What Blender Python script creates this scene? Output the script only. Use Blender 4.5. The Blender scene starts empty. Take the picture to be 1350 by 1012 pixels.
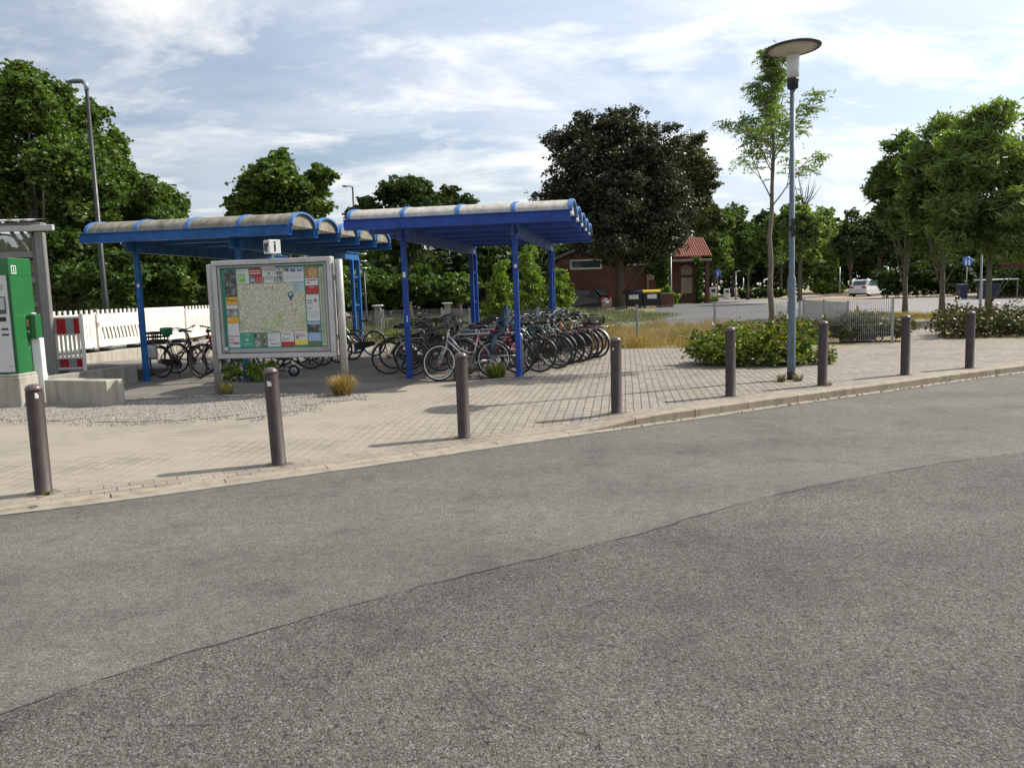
import bpy, math, random
import numpy as np
from mathutils import Vector, Matrix
random.seed(4)
R = math.radians
S = bpy.context.scene
C = S.collection
# ------------------------------------------------------------------ camera
F = 1080.0; CX = 675.0; CY = 506.0; H = 1.62
PITCH = math.atan(122.0/F); ROLL = 0.033
rx = Vector((1,0,0)); fw = Vector((0, math.cos(PITCH), -math.sin(PITCH))); up = Vector((0, math.sin(PITCH), math.cos(PITCH)))
RR = rx*math.cos(ROLL) - up*math.sin(ROLL); UU = up*math.cos(ROLL) + rx*math.sin(ROLL)
def ray(px, py): return fw + RR*((px-CX)/F) + UU*((CY-py)/F)
def G(px, py, z=0.0):
    d = ray(px, py); t = (z-H)/d.z
    return Vector((0,0,H)) + d*t
def at(px, py, Y):
    d = ray(px, py); return Vector((0,0,H)) + d*(Y/d.y)
cd = bpy.data.cameras.new('camera'); cam = bpy.data.objects.new('camera', cd); C.objects.link(cam)
M = Matrix((RR, UU, -fw)).transposed().to_4x4(); M.translation = (0,0,H)
cam.matrix_world = M
cd.sensor_width = 36; cd.lens = 36*F/1350; cd.clip_end = 3000; cd.clip_start = 0.05
S.camera = cam

# ------------------------------------------------------------------ materials
def nodes(name):
    m = bpy.data.materials.new(name); m.use_nodes = True
    nt = m.node_tree; return m, nt, nt.nodes['Principled BSDF']
def N(nt, t, **kw):
    n = nt.nodes.new(t)
    for k, v in kw.items():
        if k.startswith('i_'): n.inputs[k[2:].replace('_', ' ')].default_value = v
        else: setattr(n, k, v)
    return n
def c4(c): return (c[0], c[1], c[2], 1)
def mix(nt, a, b, fac, mode='MIX'):
    n = nt.nodes.new('ShaderNodeMix'); n.data_type = 'RGBA'; n.blend_type = mode
    for sock, v in ((n.inputs[6], a), (n.inputs[7], b), (n.inputs[0], fac)):
        if isinstance(v, bpy.types.NodeSocket): nt.links.new(v, sock)
        elif isinstance(v, (int, float)): sock.default_value = v
        else: sock.default_value = c4(v)
    return n.outputs[2]
def ramp(nt, src, stops):
    n = nt.nodes.new('ShaderNodeValToRGB'); cr = n.color_ramp
    while len(cr.elements) < len(stops): cr.elements.new(0.5)
    for e, (p, c) in zip(cr.elements, stops):
        e.position = p; e.color = c4(c) if not isinstance(c, (int, float)) else (c, c, c, 1)
    nt.links.new(src, n.inputs[0]); return n.outputs[0]
def world_co(nt):
    g = nt.nodes.new('ShaderNodeNewGeometry'); return g.outputs['Position']
def noise(nt, co, scale, detail=4, rough=.55, dim='3D'):
    n = N(nt, 'ShaderNodeTexNoise', i_Scale=scale, i_Detail=detail, i_Roughness=rough)
    nt.links.new(co, n.inputs['Vector']); return n.outputs[0]
def bump(nt, b, h, strength, dist):
    n = N(nt, 'ShaderNodeBump', i_Strength=strength, i_Distance=dist)
    nt.links.new(h, n.inputs['Height']); nt.links.new(n.outputs[0], b.inputs['Normal'])
def mat(name, col, rough=.6, var=.15, scale=6, metal=0, bmp=0, bscale=60, spec=None, coat=0):
    """painted / metal / plastic surface with slight grime variation"""
    m, nt, b = nodes(name)
    co = nt.nodes.new('ShaderNodeTexCoord').outputs['Object']
    n1 = noise(nt, co, scale, 5, .65)
    d = tuple(x*(1-var) for x in col); l = tuple(min(1, x*(1+var*.7)) for x in col)
    nt.links.new(ramp(nt, n1, [(.3, d), (.7, l)]), b.inputs['Base Color'])
    nt.links.new(ramp(nt, n1, [(.3, min(1, rough*1.15)), (.7, rough*.85)]), b.inputs['Roughness'])
    b.inputs['Metallic'].default_value = metal
    if coat: b.inputs['Coat Weight'].default_value = coat
    if spec is not None: b.inputs['Specular IOR Level'].default_value = spec
    if bmp: bump(nt, b, noise(nt, co, bscale, 3), bmp, .01)
    return m
def leafmat(name, cols, trans=.35, rough=.5):
    m, nt, b = nodes(name)
    g = nt.nodes.new('ShaderNodeNewGeometry')
    n1 = noise(nt, g.outputs['Position'], .55, 3)
    a = N(nt, 'ShaderNodeMath', operation='MULTIPLY_ADD'); a.inputs[1].default_value = .65; a.inputs[2].default_value = 0
    nt.links.new(g.outputs['Random Per Island'], a.inputs[0])
    a2 = N(nt, 'ShaderNodeMath', operation='MULTIPLY_ADD'); a2.inputs[1].default_value = .7
    nt.links.new(n1, a2.inputs[0]); nt.links.new(a.outputs[0], a2.inputs[2])
    k = len(cols)-1
    c = ramp(nt, a2.outputs[0], [(.15+.75*i/k, cc) for i, cc in enumerate(cols)])
    nt.links.new(c, b.inputs['Base Color']); b.inputs['Roughness'].default_value = rough
    b.inputs['Specular IOR Level'].default_value = .35
    t = nt.nodes.new('ShaderNodeBsdfTranslucent')
    nt.links.new(mix(nt, c, (.9, 1., .25), 1.0, 'MULTIPLY'), t.inputs['Color'])
    ms = nt.nodes.new('ShaderNodeMixShader'); ms.inputs[0].default_value = trans
    nt.links.new(b.outputs[0], ms.inputs[1]); nt.links.new(t.outputs[0], ms.inputs[2])
    nt.links.new(ms.outputs[0], nt.nodes['Material Output'].inputs[0])
    return m
def asphalt(name, base, stone_scale, contrast, bstr, tint=(1,1,1)):
    m, nt, b = nodes(name); co = world_co(nt)
    v = N(nt, 'ShaderNodeTexVoronoi', i_Scale=stone_scale); nt.links.new(co, v.inputs['Vector'])
    sep = nt.nodes.new('ShaderNodeSeparateColor'); nt.links.new(v.outputs['Color'], sep.inputs[0])
    lo = tuple(base*(1-contrast)*t for t in tint); md = tuple(base*t for t in tint); hi = tuple(base*(1+contrast*1.3)*t for t in tint)
    st = ramp(nt, sep.outputs[0], [(0, lo), (.45, md), (.88, hi), (.993, tuple(min(1, base*(1+contrast*3.2)) for _ in range(3)))])
    big = noise(nt, co, .55, 5, .6)
    patch = ramp(nt, big, [(.3, .8), (.5, 1.0), (.72, 1.17)])
    c = mix(nt, st, patch, 1.0, 'MULTIPLY')
    c = mix(nt, c, ramp(nt, noise(nt, co, 1.7, 6, .62), [(.34, .80), (.46, 1.0), (.62, 1.0), (.74, 1.10)]), 1.0, 'MULTIPLY')
    c = mix(nt, c, mix(nt, (1.03,.99,.99), (.98,1.0,1.0), noise(nt, co, .8, 3)), 1.0, 'MULTIPLY')
    mid = noise(nt, co, 9, 4, .7)
    c = mix(nt, c, ramp(nt, mid, [(.3, .82), (.7, 1.12)]), 1.0, 'MULTIPLY')
    vp = N(nt, 'ShaderNodeTexNoise', i_Scale=stone_scale*.32, i_Detail=3, i_Roughness=.8); nt.links.new(co, vp.inputs['Vector'])
    c = mix(nt, c, ramp(nt, vp.outputs[0], [(.34, 1-contrast*1.9), (.425, 1-contrast*.25), (.5, 1.0), (.64, 1.0), (.76, 1+contrast*.3)]), 1.0, 'MULTIPLY')
    # long wheel-worn bands that run with the road
    mp = N(nt, 'ShaderNodeMapping'); mp.inputs['Rotation'].default_value = (0, 0, R(-33)); mp.inputs['Scale'].default_value = (.08, .9, 1)
    nt.links.new(co, mp.inputs[0])
    c = mix(nt, c, ramp(nt, noise(nt, mp.outputs[0], 1.0, 3), [(.35, .9), (.65, 1.1)]), 1.0, 'MULTIPLY')
    nt.links.new(c, b.inputs['Base Color']); b.inputs['Roughness'].default_value = .85
    b.inputs['Specular IOR Level'].default_value = .3
    v2 = N(nt, 'ShaderNodeTexVoronoi', i_Scale=stone_scale*.6); nt.links.new(co, v2.inputs['Vector'])
    ad = N(nt, 'ShaderNodeMath', operation='ADD'); nt.links.new(v.outputs['Distance'], ad.inputs[0]); nt.links.new(v2.outputs['Distance'], ad.inputs[1])
    bump(nt, b, ad.outputs[0], bstr, -.006)
    return m
def paving(name, col, bw, bh, rot, sand=(.285,.252,.198), sandx=None, off=.5, mort=.007, co_uv=False):
    m, nt, b = nodes(name); co = world_co(nt)
    if co_uv: src = nt.nodes.new('ShaderNodeTexCoord').outputs['UV']
    else: src = co
    mp = N(nt, 'ShaderNodeMapping'); mp.inputs['Rotation'].default_value = (0, 0, rot)
    # small wander so that the courses are not ruler-straight
    nz = N(nt, 'ShaderNodeTexNoise', i_Scale=1.3, i_Detail=2); nt.links.new(co, nz.inputs['Vector'])
    vm = N(nt, 'ShaderNodeVectorMath', operation='MULTIPLY_ADD'); vm.inputs[1].default_value = (.05, .05, 0)
    nt.links.new(nz.outputs['Color'], vm.inputs[0]); nt.links.new(src, vm.inputs[2])
    nt.links.new(vm.outputs[0], mp.inputs[0])
    br = N(nt, 'ShaderNodeTexBrick', i_Scale=1.0); br.offset = off
    br.inputs['Brick Width'].default_value = bw; br.inputs['Row Height'].default_value = bh
    br.inputs['Mortar Size'].default_value = mort; br.inputs['Mortar Smooth'].default_value = .3; br.inputs['Bias'].default_value = 0
    br.inputs['Color1'].default_value = c4(tuple(x*.82 for x in col)); br.inputs['Color2'].default_value = c4(tuple(min(1,x*1.12) for x in col))
    br.inputs['Mortar'].default_value = c4(tuple(x*.26 for x in col))
    nt.links.new(mp.outputs[0], br.inputs['Vector'])
    c = mix(nt, br.outputs[0], ramp(nt, noise(nt, co, 45, 4, .7), [(.3, .85), (.7, 1.12)]), 1., 'MULTIPLY')
    c = mix(nt, c, ramp(nt, noise(nt, co, .5, 5, .65), [(.3, .82), (.7, 1.15)]), 1., 'MULTIPLY')
    c = mix(nt, c, ramp(nt, noise(nt, co, 2.3, 6, .7), [(.36, .72), (.47, 1.0), (.7, 1.0), (.8, 1.12)]), 1., 'MULTIPLY')
    ns = noise(nt, co, .9, 6, .65)
    f = ramp(nt, ns, [(.42, 0.), (.66, .8)])
    if sandx is not None:
        sx = nt.nodes.new('ShaderNodeSeparateXYZ'); nt.links.new(co, sx.inputs[0])
        mr = N(nt, 'ShaderNodeMapRange'); mr.inputs[1].default_value = sandx[0]; mr.inputs[2].default_value = sandx[1]
        mr.inputs[3].default_value = 1.0; mr.inputs[4].default_value = 0.12
        nt.links.new(sx.outputs[0], mr.inputs[0])
        mm = N(nt, 'ShaderNodeMath', operation='MULTIPLY'); nt.links.new(mr.outputs[0], mm.inputs[0])
        f2 = ramp(nt, ns, [(.32, .3), (.56, .93)])
        nt.links.new(f2, mm.inputs[1]); f = mm.outputs[0]
    c = mix(nt, c, mix(nt, tuple(x*.9 for x in sand), tuple(x*1.1 for x in sand), noise(nt, co, 6, 5)), f)
    nt.links.new(c, b.inputs['Base Color']); b.inputs['Roughness'].default_value = .9
    inv = N(nt, 'ShaderNodeMath', operation='MULTIPLY_ADD'); inv.inputs[1].default_value = -1
    nt.links.new(br.outputs['Fac'], inv.inputs[0]); nt.links.new(noise(nt, co, 60, 3), inv.inputs[2])
    bump(nt, b, inv.outputs[0], .55, .008)
    return m
def earth(name, cols, scale=1.2, fine=40, bstr=.5):
    m, nt, b = nodes(name); co = world_co(nt)
    c = ramp(nt, noise(nt, co, scale, 6, .65), [(.28+.45*i/(len(cols)-1), x) for i, x in enumerate(cols)])
    c = mix(nt, c, ramp(nt, noise(nt, co, fine, 4, .75), [(.3, .7), (.7, 1.25)]), 1., 'MULTIPLY')
    nt.links.new(c, b.inputs['Base Color']); b.inputs['Roughness'].default_value = .95
    bump(nt, b, noise(nt, co, fine*.7, 4), bstr, .03); return m
def concrete(name, col, bl=0):
    m, nt, b = nodes(name); co = world_co(nt)
    c = ramp(nt, noise(nt, co, 3.0, 6, .7), [(.28, tuple(x*.78 for x in col)), (.5, col), (.72, tuple(min(1, x*1.1) for x in col))])
    mp = N(nt, 'ShaderNodeMapping'); mp.inputs['Scale'].default_value = (7, 7, .7); nt.links.new(co, mp.inputs[0])
    c = mix(nt, c, ramp(nt, noise(nt, mp.outputs[0], 1, 4), [(.35, .78), (.55, 1.04)]), 1., 'MULTIPLY')
    c = mix(nt, c, ramp(nt, noise(nt, co, 90, 3, .8), [(.3, .88), (.7, 1.08)]), 1., 'MULTIPLY')
    nt.links.new(c, b.inputs['Base Color']); b.inputs['Roughness'].default_value = .88
    bump(nt, b, noise(nt, co, 70, 3), .25, .01); return m
def brickwall(name, col, mortar):
    m, nt, b = nodes(name); co = nt.nodes.new('ShaderNodeTexCoord').outputs['Object']
    sx = nt.nodes.new('ShaderNodeSeparateXYZ'); nt.links.new(co, sx.inputs[0])
    ad = N(nt, 'ShaderNodeMath', operation='ADD'); nt.links.new(sx.outputs[0], ad.inputs[0]); nt.links.new(sx.outputs[1], ad.inputs[1])
    cb = nt.nodes.new('ShaderNodeCombineXYZ'); nt.links.new(ad.outputs[0], cb.inputs[0]); nt.links.new(sx.outputs[2], cb.inputs[1])
    br = N(nt, 'ShaderNodeTexBrick', i_Scale=1.0)
    for k, v in (('Brick Width', .25), ('Row Height', .083), ('Mortar Size', .008)): br.inputs[k].default_value = v
    br.inputs['Color1'].default_value = c4(tuple(x*.75 for x in col)); br.inputs['Color2'].default_value = c4(tuple(x*1.2 for x in col)); br.inputs['Mortar'].default_value = c4(mortar)
    nt.links.new(cb.outputs[0], br.inputs['Vector'])
    c = mix(nt, br.outputs[0], ramp(nt, noise(nt, co, .8, 4), [(.3, .8), (.7, 1.15)]), 1., 'MULTIPLY')
    nt.links.new(c, b.inputs['Base Color']); b.inputs['Roughness'].default_value = .9; return m
def glassmat(name, col, rough=.08):
    m, nt, b = nodes(name); b.inputs['Base Color'].default_value = c4(col); b.inputs['Roughness'].default_value = rough
    b.inputs['Specular IOR Level'].default_value = .8
    co = nt.nodes.new('ShaderNodeTexCoord').outputs['Object']
    bump(nt, b, noise(nt, co, 2), .05, .02); return m
def panelmat(name, cols, trans):
    """weathered corrugated translucent sheet"""
    m, nt, b = nodes(name); co = nt.nodes.new('ShaderNodeTexCoord').outputs['Object']
    mp = N(nt, 'ShaderNodeMapping'); mp.inputs['Scale'].default_value = (4, 1.2, 1.2); nt.links.new(co, mp.inputs[0])
    c = ramp(nt, noise(nt, mp.outputs[0], 1.6, 6, .7), [(.3, cols[0]), (.5, cols[1]), (.68, cols[2])])
    w = N(nt, 'ShaderNodeTexWave', i_Scale=4.2, i_Distortion=.3); w.bands_direction = 'X'; nt.links.new(co, w.inputs['Vector'])
    c = mix(nt, c, ramp(nt, w.outputs[1], [(0, .965), (.6, 1.0)]), 1., 'MULTIPLY')
    c = mix(nt, c, ramp(nt, noise(nt, co, 9, 5, .75), [(.3, .72), (.6, 1.08)]), 1., 'MULTIPLY')
    nt.links.new(c, b.inputs['Base Color']); b.inputs['Roughness'].default_value = .65
    t = nt.nodes.new('ShaderNodeBsdfTranslucent'); nt.links.new(c, t.inputs['Color'])
    ms = nt.nodes.new('ShaderNodeMixShader'); ms.inputs[0].default_value = trans
    nt.links.new(b.outputs[0], ms.inputs[1]); nt.links.new(t.outputs[0], ms.inputs[2])
    nt.links.new(ms.outputs[0], nt.nodes['Material Output'].inputs[0]); return m

# ------------------------------------------------------------------ mesh builder
class MB:
    def __init__(s): s.v = []; s.f = []; s.mi = []; s.sm = []; s.uv = {}
    def face(s, idx, mi=0, smooth=False): s.f.append(tuple(idx)); s.mi.append(mi); s.sm.append(smooth)
    def quad(s, a, b, c, d, mi=0):
        n = len(s.v); s.v += [tuple(a), tuple(b), tuple(c), tuple(d)]; s.face((n, n+1, n+2, n+3), mi); return s
    def poly(s, pts, mi=0):
        n = len(s.v); s.v += [tuple(p) for p in pts]; s.face(range(n, n+len(pts)), mi); return s
    def box(s, x0, x1, y0, y1, z0, z1, mi=0, bev=0):
        if bev:
            b = min(bev, (x1-x0)*.45, (y1-y0)*.45, (z1-z0)*.45)
            # chamfered box: three rings of vertices
            pts = []
            for (zz, ins) in ((z0, b), (z0+b, 0), (z1-b, 0), (z1, b)):
                X0, X1, Y0, Y1 = x0+ins, x1-ins, y0+ins, y1-ins
                pts += [(X0+b*(ins == 0), Y0, zz), (X1-b*(ins == 0), Y0, zz), (X1, Y0+b*(ins == 0), zz), (X1, Y1-b*(ins == 0), zz),
                        (X1-b*(ins == 0), Y1, zz), (X0+b*(ins == 0), Y1, zz), (X0, Y1-b*(ins == 0), zz), (X0, Y0+b*(ins == 0), zz)]
            n = len(s.v); s.v += pts
            for r in range(3):
                for k in range(8):
                    k2 = (k+1) % 8
                    s.face((n+r*8+k, n+r*8+k2, n+(r+1)*8+k2, n+(r+1)*8+k), mi)
            s.face([n+7-k for k in range(8)], mi); s.face([n+24+k for k in range(8)], mi)
            return s
        n = len(s.v)
        s.v += [(x0,y0,z0),(x1,y0,z0),(x1,y1,z0),(x0,y1,z0),(x0,y0,z1),(x1,y0,z1),(x1,y1,z1),(x0,y1,z1)]
        for f in ((0,3,2,1),(4,5,6,7),(0,1,5,4),(1,2,6,5),(2,3,7,6),(3,0,4,7)): s.face([n+i for i in f], mi)
        return s
    def bar(s, a, b, w, h, mi=0, upv=(0,0,1)):
        a = Vector(a); b = Vector(b); d = (b-a).normalized(); u = Vector(upv)
        sd = d.cross(u)
        if sd.length < 1e-4: sd = d.cross(Vector((1,0,0)))
        sd.normalize(); uu = sd.cross(d)
        n = len(s.v)
        for p in (a, b):
            for sx, sz in ((-1,-1),(1,-1),(1,1),(-1,1)): s.v.append(tuple(p+sd*(sx*w/2)+uu*(sz*h/2)))
        for f in ((0,1,2,3),(7,6,5,4),(0,4,5,1),(1,5,6,2),(2,6,7,3),(3,7,4,0)): s.face([n+i for i in f], mi)
        return s
    def tube(s, pts, r, seg=8, mi=0, closed=False, smooth=True):
        pts = [Vector(p) for p in pts]; k = len(pts)
        rr = r if isinstance(r, (list, tuple)) else [r]*k
        n0 = len(s.v); prev = None
        for i, p in enumerate(pts):
            if closed: t = (pts[(i+1) % k]-pts[i-1]).normalized()
            else: t = (pts[min(i+1, k-1)]-pts[max(i-1, 0)]).normalized()
            if prev is None:
                a = t.cross(Vector((0,0,1)))
                if a.length < .05: a = t.cross(Vector((0,1,0)))
            else: a = prev - t*prev.dot(t)
            a.normalize(); prev = a; b = t.cross(a)
            for j in range(seg):
                an = 2*math.pi*j/seg; s.v.append(tuple(p+(a*math.cos(an)+b*math.sin(an))*rr[i]))
        rng = k if closed else k-1
        for i in range(rng):
            for j in range(seg):
                j2 = (j+1) % seg; i2 = (i+1) % k
                s.face((n0+i*seg+j, n0+i*seg+j2, n0+i2*seg+j2, n0+i2*seg+j), mi, smooth)
        if not closed:
            s.face([n0+seg-1-j for j in range(seg)], mi); s.face([n0+(k-1)*seg+j for j in range(seg)], mi)
        return s
    def lathe(s, prof, c=(0,0,0), seg=24, mi=0, axis='Z', smooth=True):
        n0 = len(s.v); k = len(prof)
        for (r, z) in prof:
            for j in range(seg):
                a = 2*math.pi*j/seg; x, y = r*math.cos(a), r*math.sin(a)
                p = {'Z': (x, y, z), 'Y': (x, z, y), 'X': (z, x, y)}[axis]
                s.v.append((p[0]+c[0], p[1]+c[1], p[2]+c[2]))
        for i in range(k-1):
            for j in range(seg):
                j2 = (j+1) % seg
                s.face((n0+i*seg+j, n0+i*seg+j2, n0+(i+1)*seg+j2, n0+(i+1)*seg+j), mi, smooth)
        if prof[0][0] > 1e-5: s.face([n0+seg-1-j for j in range(seg)], mi)
        if prof[-1][0] > 1e-5: s.face([n0+(k-1)*seg+j for j in range(seg)], mi)
        return s
    def prism(s, pts2, y0, y1, mi=0, ax='Y'):
        """extrude an (x,z) outline along y (or a (y,z) one along x)"""
        n = len(s.v); k = len(pts2)
        for y in (y0, y1):
            for a, b in pts2: s.v.append((a, y, b) if ax == 'Y' else (y, a, b) if ax == 'X' else (a, b, y))
        s.face(range(n, n+k), mi); s.face([n+2*k-1-i for i in range(k)], mi)
        for i in range(k):
            j = (i+1) % k; s.face((n+i, n+k+i, n+k+j, n+j), mi)
        return s
    def xf(s, m):
        s.v = [tuple(m @ Vector(p)) for p in s.v]; return s
    def mesh(s, name, mats):
        me = bpy.data.meshes.new(name); me.from_pydata(s.v, [], s.f)
        for m in (mats if isinstance(mats, (list, tuple)) else [mats]): me.materials.append(m)
        me.polygons.foreach_set('material_index', s.mi); me.polygons.foreach_set('use_smooth', s.sm)
        me.update(); return me
    def build(s, name, mats, parent=None, loc=(0,0,0), rz=0):
        return link(name, s.mesh(name, mats), parent, loc, rz)
def link(name, me, parent=None, loc=(0,0,0), rz=0):
    o = bpy.data.objects.new(name, me); C.objects.link(o)
    o.location = loc; o.rotation_euler = (0, 0, rz)
    if parent: o.parent = parent
    return o
def tag(o, label, cat, group=None):
    o['label'] = label; o['category'] = cat
    if group: o['group'] = group
    return o
def thing(name, label, cat, loc=(0,0,0), rz=0, group=None):
    o = bpy.data.objects.new(name, None); C.objects.link(o); o.empty_display_size = .2
    o.location = loc; o.rotation_euler = (0, 0, rz); return tag(o, label, cat, group)
def kind(o, k): o['kind'] = k; return o
def setmat(o, m):
    o.material_slots[0].link = 'OBJECT'; o.material_slots[0].material = m
def textmesh(name, txt, size, m, parent, mtx, ext=.001):
    cu = bpy.data.curves.new(name, 'FONT'); cu.body = txt; cu.size = size; cu.extrude = ext; cu.align_x = 'CENTER'; cu.align_y = 'CENTER'; cu.offset = size*.02
    t = bpy.data.objects.new('tmp', cu); C.objects.link(t)
    dg = bpy.context.evaluated_depsgraph_get(); me = bpy.data.meshes.new_from_object(t.evaluated_get(dg))
    bpy.data.objects.remove(t); me.materials.clear(); me.materials.append(m)
    o = bpy.data.objects.new(name, me); C.objects.link(o); o.parent = parent; o.matrix_local = mtx; return o

# ------------------------------------------------------------------ colours in use
BL = {}
m_black = mat('black_plastic', (.012,.012,.013), .45, .3)
m_rubber = mat('tyre_rubber', (.018,.018,.018), .8, .3)
m_chrome = mat('brushed_metal', (.55,.56,.57), .32, .15, metal=1)
m_steel = mat('galvanised_steel', (.36,.38,.40), .45, .2, scale=9, metal=.75)
m_alu = mat('aluminium', (.46,.46,.46), .5, .12, metal=.35)
m_white = mat('white_plastic', (.72,.72,.70), .5, .08)
m_barrier = mat('barrier_plastic', (.74,.72,.64), .55, .08, scale=2)
m_red = mat('red_reflector', (.42,.01,.012), .4, .1)
m_redsheet = mat('red_sheeting', (.38,.012,.02), .35, .06)
m_shadedwhite = mat('shaded_white_sheeting', (.28,.30,.31), .35, .06)  # white gate stripes, greyed so the colour carries their shade
m_orange = mat('orange_reflector', (.75,.22,.02), .35, .1)
m_glasslens = mat('clear_lens', (.7,.72,.72), .15, .05)
m_brownpost = mat('bollard_paint', (.046,.029,.025), .5, .4, scale=7, bmp=.15, bscale=120)
m_blue1 = mat('blue_paint', (.003,.092,.31), .48, .38, scale=3.5, bmp=.12)
m_blue2 = mat('deep_blue_paint', (.004,.048,.29), .46, .38, scale=3.5, bmp=.12)
m_blue1l = mat('faded_blue_paint', (.012,.10,.27), .5, .3, scale=4)
m_rib = mat('pale_blue_rib', (.06,.17,.40), .55, .3, scale=4)
m_violet = mat('violet_blue_end', (.05,.03,.33), .4, .1)
m_panel1 = panelmat('mossy_sheet', [(.15,.14,.10), (.30,.275,.215), (.42,.39,.32)], .24)
m_panel2 = panelmat('cream_sheet', [(.42,.40,.34), (.56,.53,.47), (.63,.60,.54)], .22)
m_conc = concrete('concrete', (.36,.335,.28)); m_concd = concrete('grey_concrete', (.25,.24,.21))
m_kerb = concrete('kerb_concrete', (.29,.245,.18))
m_green = mat('machine_green', (.016,.125,.035), .38, .1, coat=.2)
m_dgreen = mat('dark_green', (.006,.075,.02), .45, .1)
m_mwhite = mat('machine_white', (.52,.53,.54), .4, .05)
m_frame = mat('painted_grey_frame', (.20,.195,.185), .45, .15)
m_bark = mat('bark', (.085,.068,.05), .9, .35, scale=8, bmp=.8, bscale=18)
m_barkl = mat('pale_bark', (.16,.14,.105), .9, .35, scale=9, bmp=.6, bscale=22)
m_dkpole = mat('dark_grey_pole', (.022,.023,.025), .45, .15)
m_lamppole = mat('blue_grey_pole', (.12,.16,.19), .6, .22, scale=3)
m_brick = brickwall('red_brick', (.13,.042,.024), (.14,.12,.10))
m_roofred = mat('red_roof_tiles', (.30,.10,.065), .75, .3, scale=5)
m_fascia = mat('grey_fascia', (.17,.16,.15), .7, .2)
m_glass = glassmat('window_glass', (.05,.07,.08))
m_yellow = mat('yellow_plastic', (.6,.42,.02), .45, .1)
m_navy = mat('navy_plastic', (.008,.012,.05), .45, .1)
m_signblue = mat('sign_blue', (.02,.13,.5), .4, .05)
m_tanwall = concrete('pale_plaster', (.42,.36,.27))
# leaves
L_maple = leafmat('maple_leaf', [(.022,.042,.009), (.045,.085,.014), (.08,.14,.022), (.15,.21,.05)], .35)
L_mid = leafmat('mid_green_leaf', [(.028,.05,.012), (.055,.10,.02), (.10,.16,.035)], .35)
L_dark = leafmat('dark_green_leaf', [(.014,.026,.009), (.03,.055,.014), (.06,.10,.022)], .3)
L_copper = leafmat('copper_leaf', [(.012,.011,.008), (.026,.025,.015), (.05,.053,.028), (.08,.09,.045)], .18, .45)
L_olive = leafmat('olive_leaf', [(.03,.034,.010), (.06,.068,.018), (.10,.11,.03)], .28)
L_ash = leafmat('ash_leaf', [(.06,.10,.025), (.10,.16,.04), (.17,.24,.08)], .42)
L_ashb = leafmat('ash_leaf_light', [(.08,.12,.035), (.14,.20,.06), (.24,.32,.12)], .48)
L_bright = leafmat('bright_leaf', [(.05,.10,.012), (.12,.20,.025), (.22,.30,.05)], .4)
L_ivy = leafmat('ivy_leaf', [(.02,.06,.008), (.05,.12,.015), (.08,.17,.03)], .3)
L_bed = leafmat('shrub_leaf', [(.02,.045,.008), (.06,.11,.015), (.15,.21,.03), (.26,.30,.05)], .35)
L_redtip = leafmat('reddish_leaf', [(.10,.06,.015), (.20,.09,.03), (.16,.14,.03)], .35)
L_dry = leafmat('dry_grass', [(.17,.12,.035), (.32,.21,.075), (.44,.32,.14)], .3)
L_grass = leafmat('green_grass', [(.04,.07,.012), (.09,.13,.025), (.2,.2,.06)], .35)
L_sage = leafmat('sage_leaf', [(.06,.065,.03), (.12,.12,.055), (.19,.17,.09)], .3)
# ------------------------------------------------------------------ ground, road, pavement
ZR = -.12
epx = [(-420,722),(-200,702),(0,682),(78,674),(130,666),(220,653),(303,641),(387,629),(450,621),(548,608),(659,589),(733,578.5),(807,568),(885,559),(961,547),(1035,535.5),(1146,521),(1257,504.5),(1350,492),(1500,473),(1800,437)]
E0 = [G(x, y, ZR) for x, y in epx]
# resample evenly at 0.5 m and smooth
def resample(P, step):
    out = [P[0].copy()]; acc = 0
    for a, b in zip(P, P[1:]):
        L = (b-a).length; t = step-acc
        while t <= L: out.append(a+(b-a)*(t/L)); t += step
        acc = L-(t-step)
    return out
E = resample(E0, .5)
for _ in range(6): E = [E[0]]+[(E[i-1]+E[i]*2+E[i+1])/4 for i in range(1, len(E)-1)]+[E[-1]]
def nrm(i):
    t = (E[min(i+1, len(E)-1)]-E[max(i-1, 0)]); t.z = 0; t.normalize(); return Vector((-t.y, t.x, 0))
NN = [nrm(i) for i in range(len(E))]
def sstep(a, b, x): t = max(0, min(1, (x-a)/(b-a))); return t*t*(3-2*t)
def ktop(x): return -.097*(1-sstep(.75, 1.95, x)) + .004
def off(i, d, z): p = E[i]+NN[i]*d; return Vector((p.x, p.y, z))
def edist(x, y):
    best = 1e9
    for i in range(len(E)-1):
        a = E[i]; b = E[i+1]; dx, dy = b.x-a.x, b.y-a.y
        t = max(0, min(1, ((x-a.x)*dx+(y-a.y)*dy)/(dx*dx+dy*dy))); q = math.hypot(x-a.x-dx*t, y-a.y-dy*t); best = min(best, q)
    return best
def pz(x, y):
    d = edist(x, y); k = ktop(x)-.004
    return k*(1-min(1, max(0, d-.25)/1.6))
A_far = asphalt('asphalt_smooth_lane', .108, 150, .30, .45, (1.07,1.02,.89))
A_near = asphalt('asphalt_coarse_lane', .090, 115, .40, .9, (1.08,1.02,.88))
m_crack = earth('crack_dark', [(.022,.02,.018), (.035,.032,.028)])
P_pave = paving('block_paving', (.242,.212,.174), .21, .115, R(8)+math.pi/2, sandx=(-2.5, 1.6), off=0, mort=.009)
P_edge = paving('edge_course', (.24,.208,.165), .22, .125, 0, off=.5, co_uv=True, mort=.006)
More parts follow.
